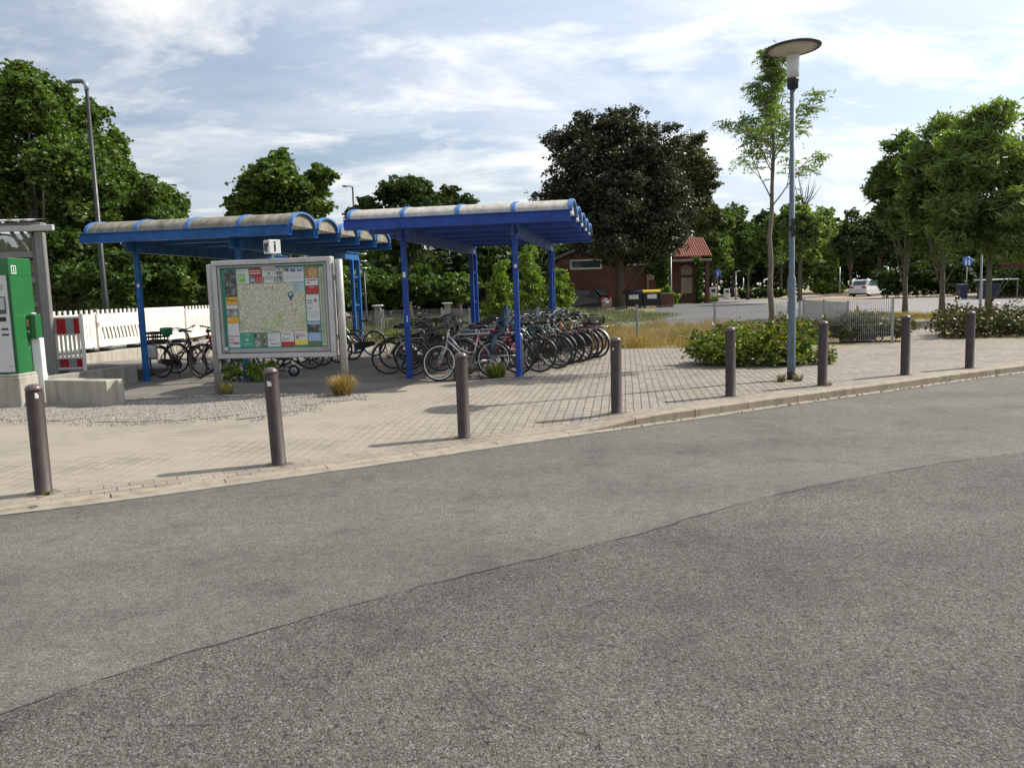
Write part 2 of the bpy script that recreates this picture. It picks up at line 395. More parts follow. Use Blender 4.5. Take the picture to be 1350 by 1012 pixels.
# road: smooth far lane, coarse near lane butted along the seam
spx = [(-300,1070),(0,931),(110,905),(233,863),(321,840),(420,810),(518,784),(600,761),(700,737),(831,709),(920,680),(1013,653),(1130,630),(1240,610),(1350,597),(1500,575),(1800,533)]
seam = resample([G(x, y, ZR) for x, y in spx], .12)
for _ in range(25): seam = [seam[0]]+[(seam[i-1]+seam[i]*2+seam[i+1])/4 for i in range(1, len(seam)-1)]+[seam[-1]]
rs = random.Random(2)
seam = [p+Vector((0, rs.gauss(0, .008), 0)) for p in seam]
mb = MB(); n = len(E)
far = [off(i, .02, ZR) for i in range(n)]
# far lane as strip quads between resampled seam and kerb line
sm2 = [seam[min(len(seam)-1, round(j*(len(seam)-1)/(n-1)))] for j in range(n)]
mb.poly([(p.x, p.y, ZR) for p in far]+[(-40, far[-1].y, ZR)] if False else [(p.x, p.y, ZR) for p in far] + [(60, far[-1].y+20, ZR), (60, -14, ZR), (-50, -14, ZR), (-50, far[0].y-8, ZR)])
mb.build('road', A_far)
kind(C.objects['road'], 'structure')
mb = MB()
mb.poly([(p.x, p.y, ZR+.005) for p in seam]+[(58, seam[-1].y+10, ZR+.005), (58, -13, ZR+.005), (-48, -13, ZR+.005), (-48, seam[0].y-8, ZR+.005)], 0)
def crack(pts, w, z):
    """a wandering dark crack of varying width"""
    P = resample([Vector((p.x, p.y, 0)) for p in pts], .035); k = len(P); ph = rs.random()*9
    L = []; wob = 0
    for i, p in enumerate(P):
        wob += rs.gauss(0, .006); wob *= .86
        t = (P[min(i+1, k-1)]-P[max(i-1, 0)]).normalized(); nn = Vector((-t.y, t.x, 0))
        ww = max(0.0006, w*(.5+.5*math.sin(i*.21+ph)*math.sin(i*.077+1)+rs.random()*.5)); L.append((p+nn*(wob+ww/2), p+nn*(wob-ww/2)))
    for (a, b), (c, d) in zip(L, L[1:]): mb.quad((a.x,a.y,z), (c.x,c.y,z), (d.x,d.y,z), (b.x,b.y,z), 1)
crack(seam, .009, ZR+.008); crack([p+Vector((0,-.010,0)) for p in seam], .005, ZR+.0085)
for pl in ([(610,890),(622,905),(628,925),(650,942),(672,948),(700,963)], [(210,958),(250,955),(290,957),(340,950)], [(498,885),(530,879),(560,880),(600,871)], [(1090,985),(1102,962),(1099,945)], [(1235,850),(1262,832),(1275,812)], [(860,752),(905,742)], [(400,905),(430,912),(445,926)], [(740,960),(790,975),(800,990)]):
    crack([G(x, y, ZR) for x, y in pl], .003, ZR+.009)
kind(mb.build('road_near_lane', [A_near, m_crack]), 'structure')
# gutter strip
mb = MB()
for i in range(n-1): mb.quad(off(i, 0, ZR+.012), off(i+1, 0, ZR+.012), off(i+1, .125, ZR+.016), off(i, .125, ZR+.016))
for i in range(n-1): mb.quad(off(i, 0, ZR-.03), off(i+1, 0, ZR-.03), off(i+1, 0, ZR+.012), off(i, 0, ZR+.012))
kind(mb.build('gutter', concrete('gutter_concrete', (.26,.235,.19))), 'structure')
# kerb of metre-long stones with joints
K = resample(E, .5); mb = MB(); i = 0
def kq(a, b):
    na = NN[a]; nb = NN[b]; t = (E[b]-E[a]).normalized()*.006
    pa = E[a]+t; pb = E[b]-t; za = ktop(pa.x); zb = ktop(pb.x); ch = .018
    def q(p, nv, d, z): r = p+nv*d; return (r.x, r.y, z)
    prof = [(.125, ZR-.05), (.125, -ch), (.125+ch, 0), (.265, 0), (.265, -.2)]
    A = [q(pa, na, d, z if j in (0,) else (za+z if z > -.15 else za+z)) for j, (d, z) in enumerate(prof)]
    B = [q(pb, nb, d, z if j in (0,) else (zb+z if z > -.15 else zb+z)) for j, (d, z) in enumerate(prof)]
    for j in range(4): mb.quad(A[j], B[j], B[j+1], A[j+1])
    mb.poly(A[::-1]); mb.poly(B)
while i+2 < n:
    kq(i, i+1) if False else None
    na, nb = i, i+2
    # two half pieces make one stone so that it follows the curve
    for a, b in ((i, i+1), (i+1, i+2)):
        ga = .006 if a == i else 0; gb = .006 if b == i+2 else 0
        t = (E[b]-E[a]).normalized(); pa = E[a]+t*ga; pb = E[b]-t*gb; za = ktop(pa.x); zb = ktop(pb.x); ch = .018
        def q(p, nv, d, z): r = p+nv*d; return (r.x, r.y, z)
        A = [q(pa, NN[a], .125, ZR-.04), q(pa, NN[a], .125, max(za-ch, ZR-.03)), q(pa, NN[a], .143, za), q(pa, NN[a], .265, za), q(pa, NN[a], .265, za-.1)]
        B = [q(pb, NN[b], .125, ZR-.04), q(pb, NN[b], .125, max(zb-ch, ZR-.03)), q(pb, NN[b], .143, zb), q(pb, NN[b], .265, zb), q(pb, NN[b], .265, zb-.1)]
        for j in range(4): mb.quad(A[j], B[j], B[j+1], A[j+1])
        if ga: mb.poly(A[::-1])
        if gb: mb.poly(B)
    i += 2
kind(mb.build('kerb', m_kerb), 'structure')
# edge course and dipping pavement
mb = MB(); rows = [.255, .60]; uvs = []
me_v = []
for i in range(n):
    for d in rows: p = E[i]+NN[i]*d; me_v.append((p.x, p.y, pz(p.x, p.y)))
mb.v = me_v
for i in range(n-1): mb.face((2*i, 2*i+2, 2*i+3, 2*i+1))
o = kind(mb.build('pavement_edge_course', P_edge), 'structure')
uvl = o.data.uv_layers.new(name='UVMap')
for poly in o.data.polygons:
    for li in poly.loop_indices:
        vi = o.data.loops[li].vertex_index; uvl.data[li].uv = ((vi//2)*.5, rows[vi % 2])
mb = MB(); rows2 = [.60, 1.0, 1.4, 1.85]
for i in range(n):
    for d in rows2: p = E[i]+NN[i]*d; mb.v.append((p.x, p.y, pz(p.x, p.y)-(.0 if d > .6 else 0)))
for i in range(n-1):
    for j in range(3): mb.face((4*i+j, 4*i+4+j, 4*i+5+j, 4*i+1+j))
back = [G(1800,440), G(1500,446), G(1350,446), G(1245,447.5), G(1237,440), G(1243,431), G(1290,424), G(1290,420), G(1180,421), G(1172,428), G(1186,436), G(1192,452), G(1100,456.5), G(905,458.5), G(800,460), Vector((1.9,22.6,0)), Vector((.5,26.5,0)), Vector((-8,27.5,0)), Vector((-30,27.5,0))]
ed = [off(i, 1.85, 0) for i in range(n)]
mb.poly([tuple(p) for p in ed]+[(p.x, p.y, 0) for p in back])
kind(mb.build('pavement', P_pave), 'structure')
# shelter floor: old smooth asphalt, dusty
m_pad = asphalt('shelter_asphalt', .15, 140, .25, .3, (1.08,1,.88))
mb = MB(); pad = [(160,514),(172,507),(196,502),(700,499),(715,490),(640,470),(560,462),(400,462),(190,470),(120,480),(60,500),(60,540),(160,533),(260,522),(470,520),(500,506),(175,512)]
pad = [(155,531),(275,524),(470,519),(560,503),(700,499),(735,478),(700,462),(450,462),(190,474),(60,480),(-60,500),(-60,533)]
mb.poly([tuple(G(x, y, .005)) for x, y in pad]); kind(mb.build('shelter_floor', m_pad), 'structure')
# gravel apron
m_grav = earth('gravel', [(.19,.17,.15), (.27,.24,.205), (.33,.295,.24)], 3, 60, 1.)
gp = [(-60,553),(60,555),(200,556),(300,551),(370,546),(400,541),(385,535),(470,527),(430,522),(290,524),(160,530),(60,533),(-60,530)]
rg = random.Random(5); gw = [G(x, y) for x, y in gp]
GW = resample(gw+[gw[0]], .25); GW = [p+Vector((rg.gauss(0,.09), rg.gauss(0,.13), 0)) for p in GW]
mb = MB(); mb.poly([(p.x, p.y, .010) for p in GW]); kind(mb.build('gravel_ground', m_grav), 'structure')
def inpoly(x, y, P):
    c = False; j = len(P)-1
    for i in range(len(P)):
        if (P[i].y > y) != (P[j].y > y) and x < (P[j].x-P[i].x)*(y-P[i].y)/(P[j].y-P[i].y)+P[i].x: c = not c
        j = i
    return c
def stones(name, region, nst, smin, smax, m, z0, label):
    mb = MB(); xs = [p.x for p in region]; ys = [p.y for p in region]; k = 0
    while k < nst:
        x = rg.uniform(min(xs), max(xs)); y = rg.uniform(min(ys), max(ys))
        if not inpoly(x, y, region): continue
        k += 1; s = rg.uniform(smin, smax)*rg.choice((.6, 1, 1)); b = len(mb.v)
        for dx, dy, dz in ((1,0,0),(0,1,0),(-1,0,0),(0,-1,0),(.2,.1,1)):
            mb.v.append((x+dx*s*rg.uniform(.6,1.1), y+dy*s*rg.uniform(.6,1.1), z0+dz*s*rg.uniform(.6,1.2)))
        for f in ((0,1,4),(1,2,4),(2,3,4),(3,0,4)): mb.face([b+q for q in f], 0 if rg.random() < .6 else 1)
    o = kind(mb.build(name, m), 'stuff'); return tag(o, label, 'gravel')
GWX = [p+(p-sum(gw, Vector())/len(gw)).normalized()*.35 for p in GW]
stones('gravel_stones', GWX, 9500, .007, .022, [mat('grey_chippings', (.19,.175,.165), .9, .4, 30), mat('pale_chippings', (.38,.34,.29), .9, .3, 30)], .008, 'loose grey chippings spread in front of the concrete walls and board')
# wide terrain
m_verge = earth('dry_verge', [(.09,.10,.035), (.17,.155,.065), (.26,.21,.11), (.09,.11,.035)], .35, 14, .8)
mb = MB(); mb.quad((-900,-300,-.2), (900,-300,-.2), (900,1500,-.2), (-900,1500,-.2)); kind(mb.build('ground', earth('soil', [(.12,.1,.06), (.2,.17,.1)], .3, 10)), 'structure')
v0 = [(-900, 27.4), (-30, 27.4), (-8, 27.4), (.6, 26.4), (2.0, 22.5), (2.6, 20.6), (7.6, 19.6), (10.2, 19.4), (11.2, 20.2), (30, 19.7), (900, 19.7), (900, 1400), (-900, 1400)]
mb = MB(); mb.poly([(x, y, -.012) for x, y in v0]); kind(mb.build('verge', m_verge), 'structure')
A_park = asphalt('car_park_asphalt', .125, 60, .3, .3, (1.0,1,.98)); A_light = asphalt('side_road_asphalt', .205, 60, .2, .2, (1.03,1,.95))
def flat(name, px, z, m): 
    mb = MB(); mb.poly([(G(x, y).x, G(x, y).y, z) for x, y in px]); return kind(mb.build(name, m), 'structure')
flat('car_park', [(690,436),(760,428),(1168,424),(1240,414),(1180,408),(1100,408),(1010,402),(960,398),(895,399),(868,406),(858,414),(780,422),(690,424)], -.004, A_park)
flat('side_road', [(1800,402),(1350,413),(1240,417),(1175,412),(1080,413),(1025,402),(900,396.5),(800,397.5),(800,395.5),(960,393),(1020,396),(1080,397),(1180,394),(1350,391),(1800,384)], .002, A_light)
flat('far_path', [(960,389),(1100,389),(1180,388),(1320,386.5),(1320,390),(1180,392.5),(1060,394.5),(960,391)], .007, paving('far_paving', (.36,.27,.22), .4, .4, 0))
# ------------------------------------------------------------------ bollards
bl_me = None
bpos = [(58,650,11,'nearest brown metal bollard at left edge, white sticker near its cap'),(368,612,10.5,'brown bollard standing in front of the map board, pale sticker below its cap'),
        (612,577,9,'brown bollard in front of the white-tyred bicycle'),(813,544,7,'brown bollard just before the kerb begins to rise, right of the bicycles'),
        (963,522,6.5,'brown bollard before left half of planted bed, white dab on its side'),(1084,508,6,'brown bollard directly right of the tall disc lamp'),
        (1193,494,5.5,'brown bollard in line with the end post of the mesh fence'),(1278,485,5.2,'brown bollard furthest right, in front of the dark clipped bush')]
def bollard_mesh():
    m = MB(); r = .073
    m.lathe([(r+.004,-.02),(r+.004,.012),(r,.016),(r,.925),(r-.004,.94),(r-.004,.946),(r,.952),(r*.97,.968),(r*.86,.985),(r*.66,.998),(r*.35,1.006),(0.0001,1.008)], seg=28)
    return m.mesh('bollard', m_brownpost)
bm0 = bollard_mesh()
caps = MB().lathe([(.0745,.951),(.0725,.969),(.064,.9865),(.049,.9995),(.026,1.0075),(.0001,1.0095)], seg=28).mesh('cap', mat('worn_cap', (.12,.085,.08), .3, .3, scale=20))
JP = []
for i, (px, py, w, lab) in enumerate(bpos):
    g = G(px, py, 0)
    for _ in range(3): g = G(px, py, pz(g.x, g.y))
    z = pz(g.x, g.y); b = link('bollard', bm0, None, (g.x, g.y, z), i*.8); tag(b, lab, 'bollard', 'brown bollards along the road edge')
    b.rotation_euler = (R((0,0,.3,-.2,.4,0,.2,-.3)[i]), R((0,-1.6,0,.3,0,.5,0,.2)[i]), 0)
    link('cap', caps, b)
    rj = random.Random(i*7+1); P_ = [(g.x+math.cos(a_)*rr_, g.y+math.sin(a_)*rr_, z+.006) for a_, rr_ in [(2*math.pi*k_/22, rj.uniform(.095,.155)) for k_ in range(22)]]; JP.append(P_)
    if i in (0, 1, 3, 4):
        a0, zz, hh, da = ((-1.0,.88,.05,.4), (-1.9,.82,.055,.6), (-2.3,.84,.03,.3), (-.7,.74,.03,.5))[i if i < 2 else i-1]
        m = MB()
        for k in range(6):
            t0 = a0+da*k/6; t1 = a0+da*(k+1)/6; r = .0755
            m.quad((r*math.cos(t0), r*math.sin(t0), zz), (r*math.cos(t1), r*math.sin(t1), zz+.004), (r*math.cos(t1), r*math.sin(t1), zz+hh*(1 if k < 4 else .6)), (r*math.cos(t0), r*math.sin(t0), zz+hh))
        m.build('sticker', m_white, b)
mb = MB()
for P_ in JP: mb.poly([(x_, y_, pz(x_, y_)+.004) for x_, y_, _z in P_])
kind(mb.build('pavement_sand_joint', earth('joint_sand', [(.10,.085,.06),(.19,.16,.115),(.26,.22,.16)], 6, 60)), 'structure')
# ------------------------------------------------------------------ disc lamp
g = G(1043, 500); gz = pz(g.x, g.y)
L = thing('street_lamp', 'tall blue-grey lamp post with tilted disc reflector beside the planted bed', 'street lamp', (g.x, g.y, gz))
MB().lathe([(.066,0),(.066,.30),(.0665,.305),(.0665,1.72),(.062,1.75),(.048,1.79),(.046,1.80),(.043,4.95),(.0001,4.95)], seg=24).build('pole', m_lamppole, L)
MB().lathe([(.0695,-.02),(.0695,.13),(.068,.137)], seg=24).build('base_sleeve', m_black, L)
MB().box(-.012,.012,-.0715,-.055,.45,.78).build('door', mat('pole_hatch', (.1,.13,.15), .45, .2), L)
MB().box(-.072,-.062,-.035,.035,1.35,1.42).build('sticker', m_white, L); MB().box(-.072,-.062,-.04,.04,1.05,1.14).build('sticker', m_white, L)
MB().lathe([(.045,2.55),(.058,2.56),(.058,2.63),(.045,2.64)], seg=20).box(-.03,.03,-.07,-.04,2.45,2.75).build('clamp', m_black, L)
MB().lathe([(.05,4.88),(.085,4.90),(.088,4.99),(.098,5.02),(.098,5.055),(.085,5.06)], seg=28).build('collar', m_black, L)
m_lampglass = mat('milky_lamp_glass', (.62,.62,.58), .25, .05, coat=.3)
MB().lathe([(.092,5.055),(.100,5.20),(.103,5.42),(.09,5.44)], seg=28).build('glass', m_lampglass, L)
hd = MB().lathe([(.085,5.43),(.13,5.475),(.26,5.515),(.41,5.535)], seg=40).build('reflector', mat('reflector_cream', (.55,.50,.40), .4, .12), L)
rim = MB().lathe([(.41,5.533),(.462,5.538),(.468,5.55),(.46,5.562),(.25,5.60),(.0001,5.615)], seg=40).build('disc', mat('disc_dark', (.05,.045,.04), .5, .2), L)
L.scale = (1,1,.963)
tilt = Matrix.Translation((0,0,5.44)) @ Matrix.Rotation(R(-2), 4, 'Y') @ Matrix.Rotation(R(-3), 4, 'X') @ Matrix.Scale(.95, 4) @ Matrix.Translation((0,0,-5.44))
hd.matrix_local = tilt; rim.matrix_local = tilt
# ------------------------------------------------------------------ bicycle shelters
ANG = R(-7); e1 = Vector((math.cos(ANG), math.sin(ANG), 0)); e2 = Vector((-math.sin(ANG), math.cos(ANG), 0))
m_beam2 = mat('worn_blue_beam', (.035,.085,.26), .5, .5, scale=5)
def shelter(name, label, origin, blue, panel, left_end, stickers, AN=ANG, W=4.4, V=1.5, ux=(1,3), vb=7.5, rise=.27):
    s = thing(name, label, 'shelter', (origin[0], origin[1], 0), AN, 'bicycle shelters with barrel roofs')
    zb = 2.87; K5 = 5; vb2 = vb+.55; ends = V*5+.05
    # posts in square hollow section, front single, rear paired with rungs
    for u in ux:
        m = MB(); m.box(u-.05, u+.05, .40, .50, 0, 2.66, bev=.008)
        p = m.build('post', blue, s)
        q = MB().box(u-.09,u+.09,.36,.54,-.02,.012,bev=.003); q.build('base_plate', blue, p)
        c = MB().lathe([(.085,-.08),(.095,-.07),(.095,.07),(.085,.08)], (u,.45,2.74), 20, axis='Y'); c.build('joint', blue, p)
        for (uu, vv, zz, ww, hh) in stickers.get(u, []):
            MB().box(uu-ww/2, uu+ww/2, .3965, .3998, zz, zz+hh).build('sticker', m_white, p)
        # rear pair
        for dv in (vb, vb2): MB().box(u-.05, u+.05, dv-.05, dv+.05, 0, 2.66, bev=.008).build('post', blue, s)
        for z in (.55, 1.35, 2.15): MB().box(u-.02, u+.02, vb+.051, vb2-.051, z, z+.04).build('brace', blue, s)
        # cross beam along the depth: I section
        m = MB(); m.box(u-.05, u+.05, .12, vb2+.1, 2.655, 2.67); m.box(u-.05, u+.05, .12, vb2+.1, 2.845, 2.868); m.box(u-.008, u+.008, .12, vb2+.1, 2.67, 2.845)
        for v in range(5): m.box(u-.046, u-.009, .9+v*1.25, .91+v*1.25, 2.671, 2.844)
        m.build('cross_beam', m_blue1l if blue is m_blue1 else m_beam2, s)
    # gutters between vaults
    for k in range(K5+1):
        v = k*V; m = MB(); zb = 2.85 if k == 0 else 2.87
        w = .085
        m.box(0, W, v-w, v-w+.012, zb, 3.04); m.box(0, W, v+w-.012, v+w, zb, 3.04); m.box(0, W, v-w+.0125, v+w-.0125, zb, zb+.012)
        m.box(0, W, v-w-.03, v-w-.001, 3.025, 3.042)
        m.build('gutter', blue, s)
    # barrel vaults
    for k in range(K5):
        v0 = k*V+.075; v1 = (k+1)*V-.075; c = (v0+v1)/2; a = (v1-v0)/2; seg = 18; W4 = (W-.04)/4
        arc = [(c-a*math.cos(math.pi*t/seg), 3.045+rise*math.sin(math.pi*t/seg)**.85) for t in range(seg+1)]
        m = MB()
        for (u0, u1) in [(W4*q_+.05, W4*(q_+1)-.02) for q_ in range(4)]:
            b = len(m.v)
            for u in (u0-.03, u1+.03):
                for (y, z) in arc: m.v.append((u, y, z))
            for t in range(seg): m.face((b+t, b+t+1, b+seg+1+t+1, b+seg+1+t), 0, True)
        m.build('vault_panel', panel, s)
        for u in [W4*q_+.02 for q_ in range(5)]:
            m = MB(); b = 0
            for (du, dz) in ((0,-.02), (.075,-.02), (.075,.016), (0,.016)):
                for (y, z) in arc: 
                    sc = 1+dz/rise*.0
                    m.v.append((u+du-.02, y+(y-c)/a*dz, z+dz))
            q = seg+1
            for t in range(seg):
                for r_ in range(4):
                    r2 = (r_+1) % 4; m.face((b+r_*q+t, b+r_*q+t+1, b+r2*q+t+1, b+r2*q+t))
            m.build('roof_rib', m_rib, s)
        # lunettes closing the ends, and their blue rims
        for u, mm in ((.012, left_end), (W-.03, panel)):
            MB().prism([(y, z) for y, z in arc], u, u+.006, ax='X').build('end_panel', mm, s)
    # downpipe
    return s
shA = shelter('bicycle_shelter', 'blue steel bicycle shelter with mossy brown roof behind the map board', (-8.524, 16.70), m_blue1, m_panel1, m_violet,
              {.856: [(.87,0,1.95,.05,.07)]}, R(-8.3), 4.384, 1.354, (.856, 3.067), 7.3, .27)
shB = shelter('bicycle_shelter', 'deep blue steel bicycle shelter with cleaner cream roof, over the larger group of bicycles', (-3.027, 15.60), m_blue2, m_panel2, m_panel2,
              {.979: [(.98,0,1.95,.055,.10), (1.0,0,1.10,.02,.12)], 3.133: [(3.14,0,2.06,.05,.06)]}, R(-8.6), 4.222, 1.49, (.979, 3.133), 7.1, .24)

# ------------------------------------------------------------------ map board
pL = G(289, 519); pR = G(456, 517)
d = (pR-pL); ang = math.atan2(d.y, d.x); W = d.length
bd = thing('map_board', 'framed town map board in grey metal case full of small adverts, on two round posts', 'notice board', (pL.x, pL.y, 0), ang)
for x in (0, W): MB().lathe([(.062,-.02),(.062,2.24),(.05,2.25),(.0001,2.25)], (x,0,0), 22).build('post', mat('post_worn_metal', (.42,.41,.39), .5, .25, scale=4, metal=.25), bd)
x0, x1, z0, z1 = .075, W-.10, .62, 2.30
yf = -.11
m = MB()
fwid = .085
m.box(x0, x1, yf, .06, z0, z0+fwid, bev=.012); m.box(x0, x1, yf, .06, z1-fwid, z1, bev=.012)
m.box(x0, x0+fwid, yf+.001, .059, z0+fwid*.9, z1-fwid*.9, bev=.012); m.box(x1-fwid, x1, yf+.001, .059, z0+fwid*.9, z1-fwid*.9, bev=.012)
fr = m.build('frame', m_alu, bd)
m = MB(); f2 = .045; a0, a1, c0, c1 = x0+fwid+.012, x1-fwid-.012, z0+fwid+.012, z1-fwid-.012
m.box(a0, a1, yf+.02, .0, c0, c0+f2*1.6, bev=.006); m.box(a0, a1, yf+.02, 0, c1-f2*.6, c1, bev=.006); m.box(a0, a0+f2, yf+.021, 0, c0+f2, c1-f2*.4, bev=.006); m.box(a1-f2, a1, yf+.021, 0, c0+f2, c1-f2*.4, bev=.006)
m.build('door_frame', mat('inner_frame', (.33,.34,.335), .45, .1, metal=.3), bd)
MB().box(x0+.02, x1-.02, .035, .055, z0+.02, z1-.02).build('back_panel', m_frame, bd)
MB().box((a0+a1)/2-.16, (a0+a1)/2+.10, yf-.012, yf+.019, c1-.055, c1-.035).build('handle', m_alu, bd)
for u in (.12, .88): MB().lathe([(.012,-.02),(.012,.02)], (x0+(x1-x0)*u, yf+.03, z0-.012), 12).build('lock', m_black, bd)
for u in (x0+.01, x1-.01): 
    for z in (.95, 1.95): MB().box(min(u, 0 if u < 1 else W)-.0, max(u, 0 if u < 1 else W), -.02, .02, z-.04, z+.04).build('bracket', m_frame, bd)
# poster
b0, b1, d0, d1 = a0+f2, a1-f2, c0+f2*1.6, c1-f2*.6
pyf = -.035
pst = MB().box(b0, b1, pyf, .03, d0, d1).build('poster', mat('poster_green', (.03,.22,.15), .5, .08), bd)
def sub(name, u0, v0, u1, v1, m, lvl=1, parent=None, lab=None):
    mm = MB(); X0 = b0+(b1-b0)*u0; X1 = b0+(b1-b0)*u1; Z1 = d1-(d1-d0)*v0; Z0 = d1-(d1-d0)*v1; y = pyf-.0025*lvl
    if callable(m): m(mm, X0, X1, Z0, Z1, y); return mm
    mm.quad((X0,y,Z0),(X1,y,Z0),(X1,y,Z1),(X0,y,Z1)); return mm
def pm(name, c, r=.5): return mat(name, c, r, .04)
K = {'w': pm('paper_white', (.55,.56,.56)), 'g': pm('print_green', (.16,.42,.06)), 'r': pm('print_red', (.38,.03,.03)), 'd': pm('print_dark', (.04,.05,.05)),
     'o': pm('print_orange', (.62,.33,.03)), 't': pm('print_teal', (.05,.30,.20)), 'k': pm('print_ink', (.16,.17,.18)), 'p': pm('print_pink', (.50,.16,.22)),
     'y': pm('print_yellow', (.68,.52,.07)), 's': pm('print_sky', (.28,.38,.58)), 'b': pm('print_brown', (.30,.17,.10)), 'n': pm('print_pale_blue', (.33,.46,.48)), 'i': pm('index_paper', (.42,.46,.33)), 'f': pm('print_field', (.10,.17,.06))}
keys = list(K); kmats = [K[k] for k in keys]
def photo_mat(name, cols, sc):
    m, nt, b = nodes(name); co = nt.nodes.new('ShaderNodeTexCoord').outputs['Object']
    nt.links.new(ramp(nt, noise(nt, co, sc, 5, .7), [(.32+.36*i/(len(cols)-1), c) for i, c in enumerate(cols)]), b.inputs['Base Color']); b.inputs['Roughness'].default_value = .4
    return m
ph_tree = photo_mat('print_photo_trees', [(.02,.03,.02), (.05,.055,.05), (.30,.32,.34)], 9)
ph_bw = photo_mat('print_photo_mono', [(.03,.03,.03), (.12,.14,.12), (.5,.52,.52)], 14)
ph_piz = photo_mat('print_photo_food', [(.16,.05,.02), (.45,.28,.12), (.6,.5,.35)], 26)
ph_house = photo_mat('print_photo_house', [(.06,.05,.06), (.18,.10,.10), (.42,.44,.5)], 20)
def advert(u0, v0, u1, v1, bg, bits):
    """one printed advert: its ground and everything on it in one flat mesh; bits in its own 0..1 frame"""
    special = [ph_tree, ph_bw, ph_piz, ph_house]
    mats = kmats+special; idx = {k: i for i, k in enumerate(keys)}; idx.update({'T': len(keys), 'B': len(keys)+1, 'P': len(keys)+2, 'H': len(keys)+3})
    mm = MB(); X0 = b0+(b1-b0)*u0; X1 = b0+(b1-b0)*u1; Z1 = d1-(d1-d0)*v0; Z0 = d1-(d1-d0)*v1
    def q(a, b, c, d_, k, lv):
        y = pyf-.0022-.0008*lv; xa = X0+(X1-X0)*a; xb = X0+(X1-X0)*c; za = Z1-(Z1-Z0)*b; zb_ = Z1-(Z1-Z0)*d_
        mm.quad((xa,y,zb_),(xb,y,zb_),(xb,y,za),(xa,y,za), idx[k])
    q(0,0,1,1,bg,0)
    for j, t in enumerate(bits):
        if t[0] == 'lines':
            _, a, b, c, d_, nl, k = t; rr = random.Random(int(a*99+b*77+nl))
            for l in range(nl):
                yy = b+(d_-b)*l/nl; x = a; 
                while x < c-.03:
                    w_ = rr.uniform(.05,.14); q(x, yy, min(x+w_, c), yy+(d_-b)/nl*.5, k, 2); x += w_+.025
                    if rr.random() < .08: break
        elif t[0] == 'disc':
            _, a, b, r_, k = t; y = pyf-.0022-.0016; w = X1-X0; h = Z1-Z0; nn = len(mm.v)
            pts = [(X0+w*a+r_*w*math.cos(2*math.pi*i/20), y, Z1-h*b+r_*w*math.sin(2*math.pi*i/20)) for i in range(20)]
            mm.poly(pts[::1], idx[k])
        else: a, b, c, d_, k = t; q(a,b,c,d_,k,1)
    return mm.build('advert', mats, pst)
m_map, nt, bb = nodes('map_print'); co = nt.nodes.new('ShaderNodeTexCoord').outputs['Object']
base = ramp(nt, noise(nt, co, 2.2, 4, .6), [(.3, (.58,.57,.46)), (.56, (.60,.59,.48)), (.64, (.42,.54,.24)), (.8, (.38,.50,.22))])
for sc, w_, cc in ((5, .03, (.55,.38,.16)), (13, .06, (.17,.19,.17)), (34, .10, (.28,.28,.24))):
    nz = N(nt, 'ShaderNodeTexNoise', i_Scale=sc*.5, i_Detail=2); nt.links.new(co, nz.inputs['Vector'])
    vm = N(nt, 'ShaderNodeVectorMath', operation='MULTIPLY_ADD'); vm.inputs[1].default_value = (.6/sc,)*3; nt.links.new(nz.outputs['Color'], vm.inputs[0]); nt.links.new(co, vm.inputs[2])
    v = N(nt, 'ShaderNodeTexVoronoi', i_Scale=sc); v.feature = 'DISTANCE_TO_EDGE'; nt.links.new(vm.outputs[0], v.inputs['Vector'])
    base = mix(nt, cc, base, ramp(nt, v.outputs['Distance'], [(0, 0), (w_, 1.0)]))
base = mix(nt, base, (.24,.14,.11), ramp(nt, noise(nt, co, 4.5, 6, .7), [(.66, 0), (.74, .7)]))
nt.links.new(base, bb.inputs['Base Color']); bb.inputs['Roughness'].default_value = .4
w0, w1 = b0+(b1-b0)*.15, b0+(b1-b0)*.80; h1, h0 = d1-(d1-d0)*.205, d1-(d1-d0)*.805
mm = MB(); y = pyf-.0022; mm.quad((w0,y,h0),(w1,y,h0),(w1,y,h1),(w0,y,h1), 0)
y -= .001; lx0 = w0+(w1-w0)*.82; mm.quad((lx0,y,h1-(h1-h0)*.19),(w1,y,h1-(h1-h0)*.19),(w1,y,h1),(lx0,y,h1), 1)
for k in range(5): mm.quad((lx0+.02,y-.001,h1-.03-k*.03),(lx0+.10+.02*(k%2),y-.001,h1-.03-k*.03),(lx0+.10+.02*(k%2),y-.001,h1-.022-k*.03),(lx0+.02,y-.001,h1-.022-k*.03), 3)
# tear-drop marker and green boundary line
mx, mz = w0+(w1-w0)*.79, h1-(h1-h0)*.25
pts = [(mx+.055*math.sin(a)*(1 if math.cos(a) > -.5 else .75), y-.001, mz+.055*math.cos(a)-(.035 if math.cos(a) < -.85 else 0)) for a in [2*math.pi*i/24 for i in range(24)]]
mm.poly(pts, 2)
mm.poly([(mx+.03*math.sin(a), y-.002, mz+.012+.03*math.cos(a)) for a in [2*math.pi*i/16 for i in range(16)]], 1)
gl = [(0,.78),(.03,.76),(.12,.82),(.22,.88),(.34,.93),(.46,.97),(.55,.985)]
for (a, b_), (c, d_) in zip(gl, gl[1:]):
    pa = (w0+(w1-w0)*a, h1-(h1-h0)*b_); pb = (w0+(w1-w0)*c, h1-(h1-h0)*d_); mm.quad((pa[0],y,pa[1]-.005),(pb[0],y,pb[1]-.005),(pb[0],y,pb[1]+.005),(pa[0],y,pa[1]+.005), 4)
mm.build('map', [m_map, K['n'], mat('marker_ink', (.02,.06,.12), .4, .1), K['k'], K['t']], pst)
advert(.03,.03,.143,.355,'T',[(.1,.4,.35,.6,'k')])
advert(.03,.36,.143,.455,'o',[('disc',.16,.3,.09,'d'),('lines',.35,.35,.9,.7,1,'d')])
